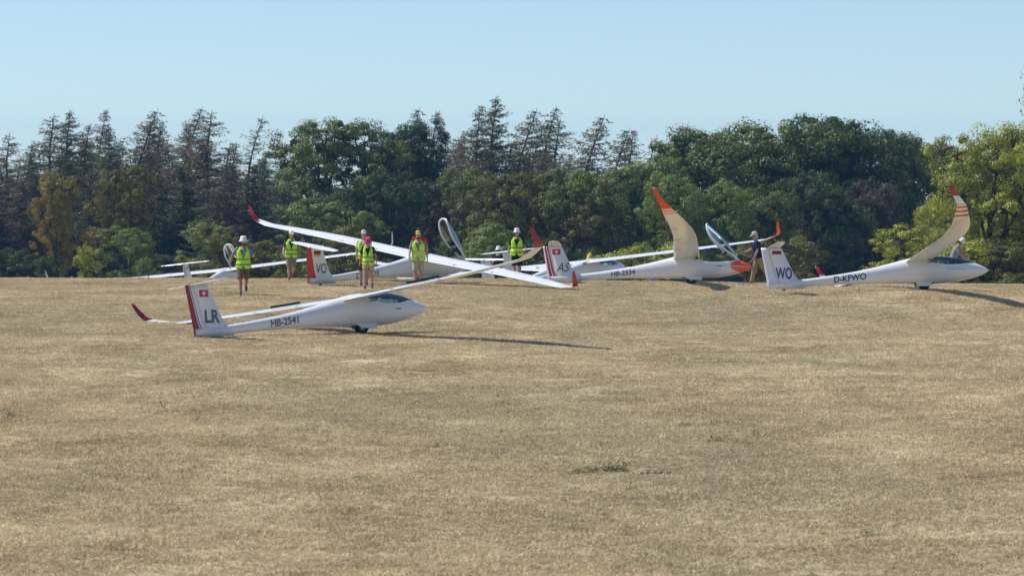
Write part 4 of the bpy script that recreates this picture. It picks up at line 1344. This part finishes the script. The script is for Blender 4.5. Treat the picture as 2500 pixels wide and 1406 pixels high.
LOOK = {'larch': 'thin topped larch', 'spruce': 'dense dark spruce', 'dead': 'bare dead tree'}
left_row = sorted([q for q in rows if q[0] < 800], key=lambda q: -q[0]); right_row = sorted([q for q in rows if q[0] >= 800])
for i, (px, top, kd) in enumerate(rows):
    d = 282 + (i * 37 % 17)
    side = left_row if px < 800 else right_row
    lab = '%s, %s back row conifer from the ash pair towards the %s' % (LOOK[kd], ORD[side.index((px, top, kd))], 'golden tree' if px < 800 else 'oak group')
    plant(kd, px, top, d, CON if kd == 'spruce' else LAR, 'conifer_tree', lab, gl, width=float(tree_rng.uniform(1.0, 1.5)), dry=(.35 if kd == 'larch' else .12 if kd == 'spruce' else .95))
# second row, lower, fills between the trunks
def fill_top(px):
    return float(np.interp(px, [0, 60, 120, 520, 570, 720, 930, 1000, 1100, 1380, 1440, 1640], [400, 370, 325, 330, 385, 395, 330, 340, 330, 350, 420, 420]))
for i, px in enumerate(range(10, 1650, 41)):
    if 745 < px < 925: continue
    kd = ('spruce', 'larch', 'spruce', 'larch', 'spruce')[i % 5]
    plant(kd, px + float(tree_rng.uniform(-14, 14)), fill_top(px) + float(tree_rng.uniform(-12, 48)), 296 + (i * 7 % 16), LAR if kd == 'larch' else CON, 'conifer_tree',
          'shorter conifer filling the wood between the tall ones', 'lower conifers inside the wood', width=1.4, dry=.3)
# front conifers whose brownish skirts hang down at the left half of the wood
for i, px in enumerate(range(-10, 730, 58)):
    plant('spruce' if i % 3 else 'larch', px + float(tree_rng.uniform(-14, 14)), 415 + float(tree_rng.uniform(-25, 30)), 266 + (i * 5 % 9), (.090, .084, .050) if i % 2 else (.070, .082, .042), 'conifer_tree',
          'broad conifer with brownish skirts in the left half of the wood', 'conifers with brown skirts', width=1.35, dry=.15)
# --- broadleaf trees in front of and between the conifers
gb = 'broadleaf trees of the wood'
for px, top, d, kd, c, w, dry, lab in [
    (785, 286, 262, 'tall', GRN, 1.05, .10, 'tall green ash with a round crown left of centre in the wood'),
    (893, 290, 262, 'tall', GRN, 1.0, .08, 'tall green ash with its stems ivy clad beside its twin'),
    (1010, 300, 270, 'broad', DGRN, .62, .06, 'narrow dark green tree between the ash and the larches'),
    (1720, 312, 258, 'broad', GRN, 1.05, .06, 'broad dark crowned oak at the left shoulder of the oak group'),
    (1805, 296, 262, 'broad', GRN, 1.0, .05, 'broad oak crown second in the oak group'),
    (1905, 300, 258, 'broad', GRN, 1.05, .05, 'broad oak crown in the middle of the oak group'),
    (2005, 284, 262, 'broad', DGRN, 1.0, .05, 'highest dark oak crown of the oak group'),
    (2085, 292, 258, 'broad', DGRN, 1.0, .06, 'dark oak crown right of the highest one'),
    (2160, 316, 262, 'broad', GRN, .9, .08, 'oak crown sloping down at the right of the oak group'),
    (2225, 342, 266, 'tall', GRN, 1.0, .10, 'loose crowned tree right of the oak group'),
    (2290, 352, 270, 'tall', DGRN, 1.0, .10, 'loose crowned tree with sky showing beside the lime green one'),
    (2425, 305, 204, 'airy', LIME, .85, .05, 'lime green robinia with open crown and dark bent limbs'),
    (2500, 312, 212, 'airy', LIME, .9, .10, 'lime green robinia with a thin dead top at the edge of the wood'),
    (2700, 110, 196, 'airy', LIME, .85, .05, 'tall robinia at the end of the wood reaching a twig over the field'),
    (135, 415, 238, 'broad', (.27, .22, .05), .62, .30, 'yellowing tree with golden flank at the left of the wood'),
    (305, 408, 240, 'broad', (.15, .15, .036), .78, .40, 'round tree turning orange on one side'),
    (1165, 415, 250, 'broad', GRN, .8, .15, 'green tree below the tall larches'),
    (1245, 425, 246, 'broad', OLV, .85, .22, 'olive green tree below the tall larches'),
    (1335, 412, 250, 'broad', OLV, .85, .25, 'olive tree with brown tinted top below the larch row'),
    (1425, 418, 246, 'broad', GRN, .85, .18, 'green tree with brown flecks below the larch row'),
    (1510, 408, 250, 'broad', GRN, .8, .14, 'green tree left of the oak group'),
    (1592, 375, 252, 'broad', FRS, .72, .05, 'fresh green tree at the foot of the bare larches'),
    (1650, 430, 240, 'broad', FRS, .80, .05, 'lighter green tree low in front of the oak group'),
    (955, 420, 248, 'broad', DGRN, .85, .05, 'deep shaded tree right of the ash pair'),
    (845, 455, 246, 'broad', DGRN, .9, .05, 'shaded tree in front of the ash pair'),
    (1080, 440, 256, 'broad', BRN, .75, .45, 'reddish brown dry tree with bare stems'),
    (1985, 420, 246, 'broad', DGRN, .8, .30, 'dark tree with one rusty patch under the highest oak'),
    (2140, 430, 248, 'broad', BRN, .7, .15, 'purple brown dry tree under the sloping oak'),
    (1760, 440, 242, 'broad', FRS, .8, .06, 'fresh green tree low before the oak group'),
    (1870, 450, 244, 'broad', GRN, .8, .08, 'green tree low under the middle oak'),
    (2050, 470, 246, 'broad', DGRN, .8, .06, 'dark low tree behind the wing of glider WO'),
    (2300, 490, 216, 'airy', LIME, .6, .05, 'lime green young robinia beside the raised wing of WO')]:
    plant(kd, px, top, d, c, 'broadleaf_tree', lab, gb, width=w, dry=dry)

# --- deep understorey that closes the wood
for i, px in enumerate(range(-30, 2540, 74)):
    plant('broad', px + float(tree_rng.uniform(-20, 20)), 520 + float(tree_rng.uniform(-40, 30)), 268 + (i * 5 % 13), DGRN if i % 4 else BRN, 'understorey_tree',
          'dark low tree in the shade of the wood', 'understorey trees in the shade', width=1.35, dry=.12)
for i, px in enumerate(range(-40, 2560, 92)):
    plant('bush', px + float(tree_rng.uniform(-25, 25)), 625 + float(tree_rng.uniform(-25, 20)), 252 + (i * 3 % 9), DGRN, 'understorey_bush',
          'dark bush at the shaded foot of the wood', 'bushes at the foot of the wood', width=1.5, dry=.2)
# --- lit bushes along the edge
for px, top, d, c, w, dry, lab in [
    (212, 603, 214, LIME, .62, .10, 'small light green bush left of the tall light bush'),
    (308, 558, 216, FRS, .95, .05, 'tall light green bush standing before the dark wood'),
    (352, 632, 212, FRS, .7, .15, 'low green bush at the foot of the tall light bush'),
    (120, 628, 222, DGRN, .9, .2, 'low dark bush near the lone wing tip'),
    (520, 545, 226, FRS, 1.0, .35, 'bush with a rusty brown top behind the T tail'),
    (560, 572, 220, OLV, .95, .20, 'olive green bush behind the open far canopy'),
    (505, 640, 210, YEL, .8, .1, 'low yellow green bush beside the T tail'),
    (640, 590, 222, OLV, 1.1, .35, 'olive bush with dry leaves between the two walkers'),
    (690, 615, 216, OLV, 1.0, .35, 'low olive bush behind the walker in dark green'),
    (800, 498, 228, FRS, .95, .05, 'tall fresh green bush under the ash pair'),
    (848, 560, 220, OLV, .9, .35, 'bush with yellow leaves above the long wing'),
    (1192, 560, 224, FRS, .85, .1, 'round green bush above the walker in the white hat'),
    (1170, 610, 216, FRS, .7, .1, 'small green bush left of the T tail behind'),
    (1330, 590, 222, DGRN, 1.0, .15, 'dark bush behind the fin lettered AS'),
    (1585, 602, 212, LIME, 1.15, .05, 'wide light green bush behind the glider lettered AS'),
    (1895, 590, 222, OLV, 1.0, .15, 'olive bush behind the raised canopy and wing tip'),
    (2250, 560, 206, LIME, .95, .08, 'lime green bush at the left edge of the robinias'),
    (2345, 590, 200, LIME, 1.1, .08, 'lime green bush behind the nose of glider WO'),
    (2440, 600, 200, OLV, 1.1, .15, 'olive bush at the end of the field'),
    (2500, 570, 204, LIME, 1.0, .1, 'lime green bush at the right end of the field')]:
    plant('bush', px, top, d, c, 'bush', lab, 'bushes along the edge of the wood', width=w * 1.25, dry=dry)
# ------------------------------------------------------------------ car beyond the crest
def make_car():
    d = 170.0; X = wx(1690, d)
    root = bpy.data.objects.new('car', None); col.objects.link(root)
    root.location = (X, d, float(gz(X, d))); root.rotation_euler = (0, 0, PI)
    tag(root, 'dark car with bright headlight parked below the crest behind glider AS', 'car')
    body_m = paint('dark_blue_car_paint', (.006, .008, .013), rough=.3, coat=.5, var=.02)
    # x forward; sections along the length: (x, half width, z bottom, z shoulder, z top)
    SEC = [(2.18, .62, .34, .52, .60), (2.12, .76, .24, .60, .70), (1.85, .85, .20, .68, .80), (1.2, .89, .18, .78, .92), (.85, .90, .18, .82, .96), (0, .90, .18, .84, .97),
           (-1.0, .90, .18, .86, .99), (-1.7, .88, .20, .86, 1.00), (-2.05, .80, .28, .82, .95), (-2.15, .68, .38, .70, .84)]
    mb = MB()
    mb.rings([[(x, -w, zb + .1), (x, -w * 1.0, zs), (x, -w * .88, zt), (x, 0, zt + .02), (x, w * .88, zt), (x, w, zs), (x, w, zb + .1), (x, w * .8, zb), (x, -w * .8, zb)] for x, w, zb, zs, zt in SEC])
    body = mb.build('body', [body_m], root)
    CAB = [(.95, .72, .96), (.40, .66, 1.30), (-.1, .65, 1.36), (-.9, .64, 1.35), (-1.45, .62, 1.26), (-1.95, .62, .99)]
    mb = MB(); mb.rings([[(x, -.80, .95), (x, -w, z - .05 if z > 1.1 else z), (x, -w * .8, z), (x, w * .8, z), (x, w, z - .05 if z > 1.1 else z), (x, .80, .95)] for x, w, z in CAB])
    cab = mb.build('cabin', [body_m], root)
    for sg in (-1, 1):
        for xa, xb in ((.55, -.28), (-.36, -1.35)):
            V = [(xa, sg * .79, 1.0), (xb, sg * .79, 1.0), (xb + (.1 if xb < -1 else 0), sg * .685, 1.30), (xa - .35 if xa > 0 else xa, sg * .685, 1.30)]
            obj('side_window', V, [(0, 1, 2, 3)], [car_glass], cab, smooth=False)
    obj('windscreen', [(.97, -.62, .99), (.97, .62, .99), (.46, .56, 1.29), (.46, -.56, 1.29)], [(0, 1, 2, 3)], [car_glass], cab, smooth=False)
    lamp = paint('headlight_chrome', (.75, .77, .8), rough=.15, metal=.6)
    tail = paint('tail_light_red', (.35, .01, .015), rough=.2)
    for sg in (-1, 1):
        MB().ball((1.98, sg * .62, .66), (.16, .17, .085), 12, 8).build('headlight', [lamp], root)
        MB().ball((-2.08, sg * .60, .80), (.10, .15, .07), 12, 8).build('tail_light', [tail], root)
        for x in (1.35, -1.30):
            wh = bpy.data.objects.new('wheel', None); col.objects.link(wh); wh.parent = root; wh.location = (x, sg * .80, .31)
            MB().lathe([(.2, -.10), (.29, -.10), (.31, -.06), (.31, .06), (.29, .10), (.2, .10)], (0, 0, 0), 24, axis='y').build('tyre', [rub], wh)
            MB().lathe([(0, -.105), (.08, -.10), (.20, -.095), (.205, .095), (.08, .10), (0, .105)], (0, 0, 0), 20, axis='y').build('rim', [alu], wh)
        MB().ball((.55, sg * .98, 1.0), (.10, .09, .07), 10, 6).build('wing_mirror', [body_m], root)
make_car()

# ------------------------------------------------------------------ small things on and around the gliders
def yellow_cover():
    d = 153.2; X = wx(1440, d)
    m = cloth('yellow_cover_cloth', (.55, .40, .06))
    zt = CAM_Z - (616 - 363) * d / FPX
    z0 = zt - .62
    mb = MB()
    mb.tube([(0, 0, 0), (0, 0, .25), (.005, 0, .42), (.01, 0, .55), (.02, 0, .61)], [(.17, .16), (.16, .15), (.12, .12), (.08, .08), (.02, .02)], 14, up=(1, 0, 0))
    o = mb.build('cloth_cover', [m]); o.location = (X, d, z0)
    tag(o, 'yellow patterned cloth cover standing up on the spine of a glider', 'cover')
yellow_cover()

# folded white sun shade held in the open nose of AS
def weed(px, py, h, n, c, label, spread=.5, leafs=22, tall=False, flower=None):
    """low green weed: stalks with leaves, rooted where pixel (px, py) meets the ground"""
    lo, hi = 30.0, 141.0
    def row(d):
        X = wx(px, d); return 363 + (CAM_Z - float(gz(X, d))) * FPX / d
    for _ in range(40):
        mid = (lo + hi) / 2
        if row(mid) > py: lo = mid
        else: hi = mid
    d = (lo + hi) / 2; X = wx(px, d)
    r = np.random.default_rng(int(px * 7 + py))
    root = bpy.data.objects.new('weed_plant', None); col.objects.link(root)
    root.location = (X, d, float(gz(X, d)))
    tag(root, label, 'weed', 'weeds in the dry grass')
    st = MB(); LV = []
    for i in range(n):
        a = r.uniform(0, 6.28); q = spread * math.sqrt(r.random())
        b = np.array([math.cos(a) * q, math.sin(a) * q * .8, -.01]); hh = h * r.uniform(.5, 1.1)
        tp = b + np.array([r.normal(0, .25) * hh, r.normal(0, .25) * hh, hh])
        st.tube([b, (b + tp) / 2 + r.normal(0, .01, 3), tp], [.005, .004, .002], 4, cap=False)
        m = leafs
        u = r.uniform(.15, 1, m)[:, None]
        C = b + (tp - b) * u + r.normal(0, .018 + .02 * (not tall), (m, 3)); C[:, 2] = np.maximum(C[:, 2], .012)
        LV.append(leaf_quads(r, C, r.normal(0, .6, (m, 3)) + np.array([0, 0, .8]), .020 if not tall else .012, .45))
    V = np.concatenate(LV); nf = len(V) // 4
    s_ = link('stem', mesh('stem', st.v, st.f, [bark_grey]), root)
    lf = link('foliage', np_quads('foliage', V, leafm, {'tint': r.uniform(.7, 1.3, nf), 'dry': r.uniform(.05, 1, nf)}), root)
    lf.color = (*c, .12)
    if flower:
        fm = MB()
        for i in range(3): fm.ball((r.normal(0, spread * .5), r.normal(0, spread * .5), h * r.uniform(.8, 1.1)), (.011, .011, .008), 8, 5)
        fm.build('flower', [flower], root)
poppy = paint('poppy_red', (.55, .04, .02), rough=.6); yflower = paint('yellow_petal', (.62, .50, .04), rough=.6)
WG = (.085, .125, .040)
weed(1482, 1152, .09, 20, WG, 'largest green weed patch in the dry foreground grass', .26)
weed(1425, 1156, .05, 14, WG, 'thin green weed fringe beside the largest weed patch', .20, 12)
weed(1600, 1158, .05, 12, (.10, .10, .05), 'brownish weed tuft right of the largest weed patch', .22, 12)
weed(1545, 1196, .05, 4, (.16, .16, .02), 'small yellow green weed below the largest weed patch', .05, 14, flower=yflower)
weed(1062, 1092, .09, 3, (.12, .15, .03), 'single upright green weed with yellow bloom', .03, 10, True, yflower)
weed(1042, 1162, .06, 3, (.14, .15, .02), 'small weed with yellow bloom alone in the grass', .03, 10, True, yflower)
weed(546, 1068, .05, 3, (.10, .11, .04), 'small weed with red bloom in the left foreground', .03, 8, True, poppy)
weed(1214, 970, .05, 3, (.10, .11, .04), 'small weed with red bloom in the middle of the field', .03, 8, True, poppy)
weed(398, 1000, .22, 3, (.09, .09, .05), 'tall dry stalk in the left of the field', .04, 8, True)
weed(480, 1028, .20, 2, (.10, .09, .05), 'thin dry stalk near the tall dry stalk', .03, 8, True)
weed(338, 683, .50, 5, (.07, .07, .05), 'dark dry thistle on the crest before the far wing', .10, 26, True)
weed(360, 683, .55, 4, (.09, .07, .05), 'brown dry dock stalk on the crest before the far wing', .06, 26, True)
weed(1745, 1078, .05, 8, WG, 'flat green weed strip right of the foreground centre', .14, 12)
weed(1680, 1040, .05, 5, WG, 'tiny green weed above the flat weed strip', .08, 10)
weed(30, 1018, .06, 9, WG, 'green weed cluster near the left end of the field', .18, 12)
weed(2120, 1310, .05, 4, WG, 'small weed sprig in the right foreground', .08, 12)
weed(835, 726, .08, 5, WG, 'dark green weed on the crest between the walkers', .10, 14)

# ------------------------------------------------------------------ air: thin even haze round the whole place
def build_haze():
    m = bpy.data.materials.new('thin_haze'); m.use_nodes = True
    nt = m.node_tree
    nt.nodes.remove(nt.nodes['Principled BSDF'])
    v = nt.nodes.new('ShaderNodeVolumePrincipled')
    v.inputs['Color'].default_value = (.22, .56, 1.0, 1)
    v.inputs['Density'].default_value = HAZE
    v.inputs['Anisotropy'].default_value = 0.0
    nt.links.new(v.outputs[0], nt.nodes['Material Output'].inputs['Volume'])
    lo = float(gz(0, 1600)) - 12
    mb = MB().box((0, 760, (lo + 14) / 2), (1560, 880, (14 - lo) / 2))
    o = mb.build('haze', [m], smooth=False)
    tag(o, 'thin blue summer haze over the whole field', 'haze', kind='stuff')
HAZE = 0.00018
build_haze()
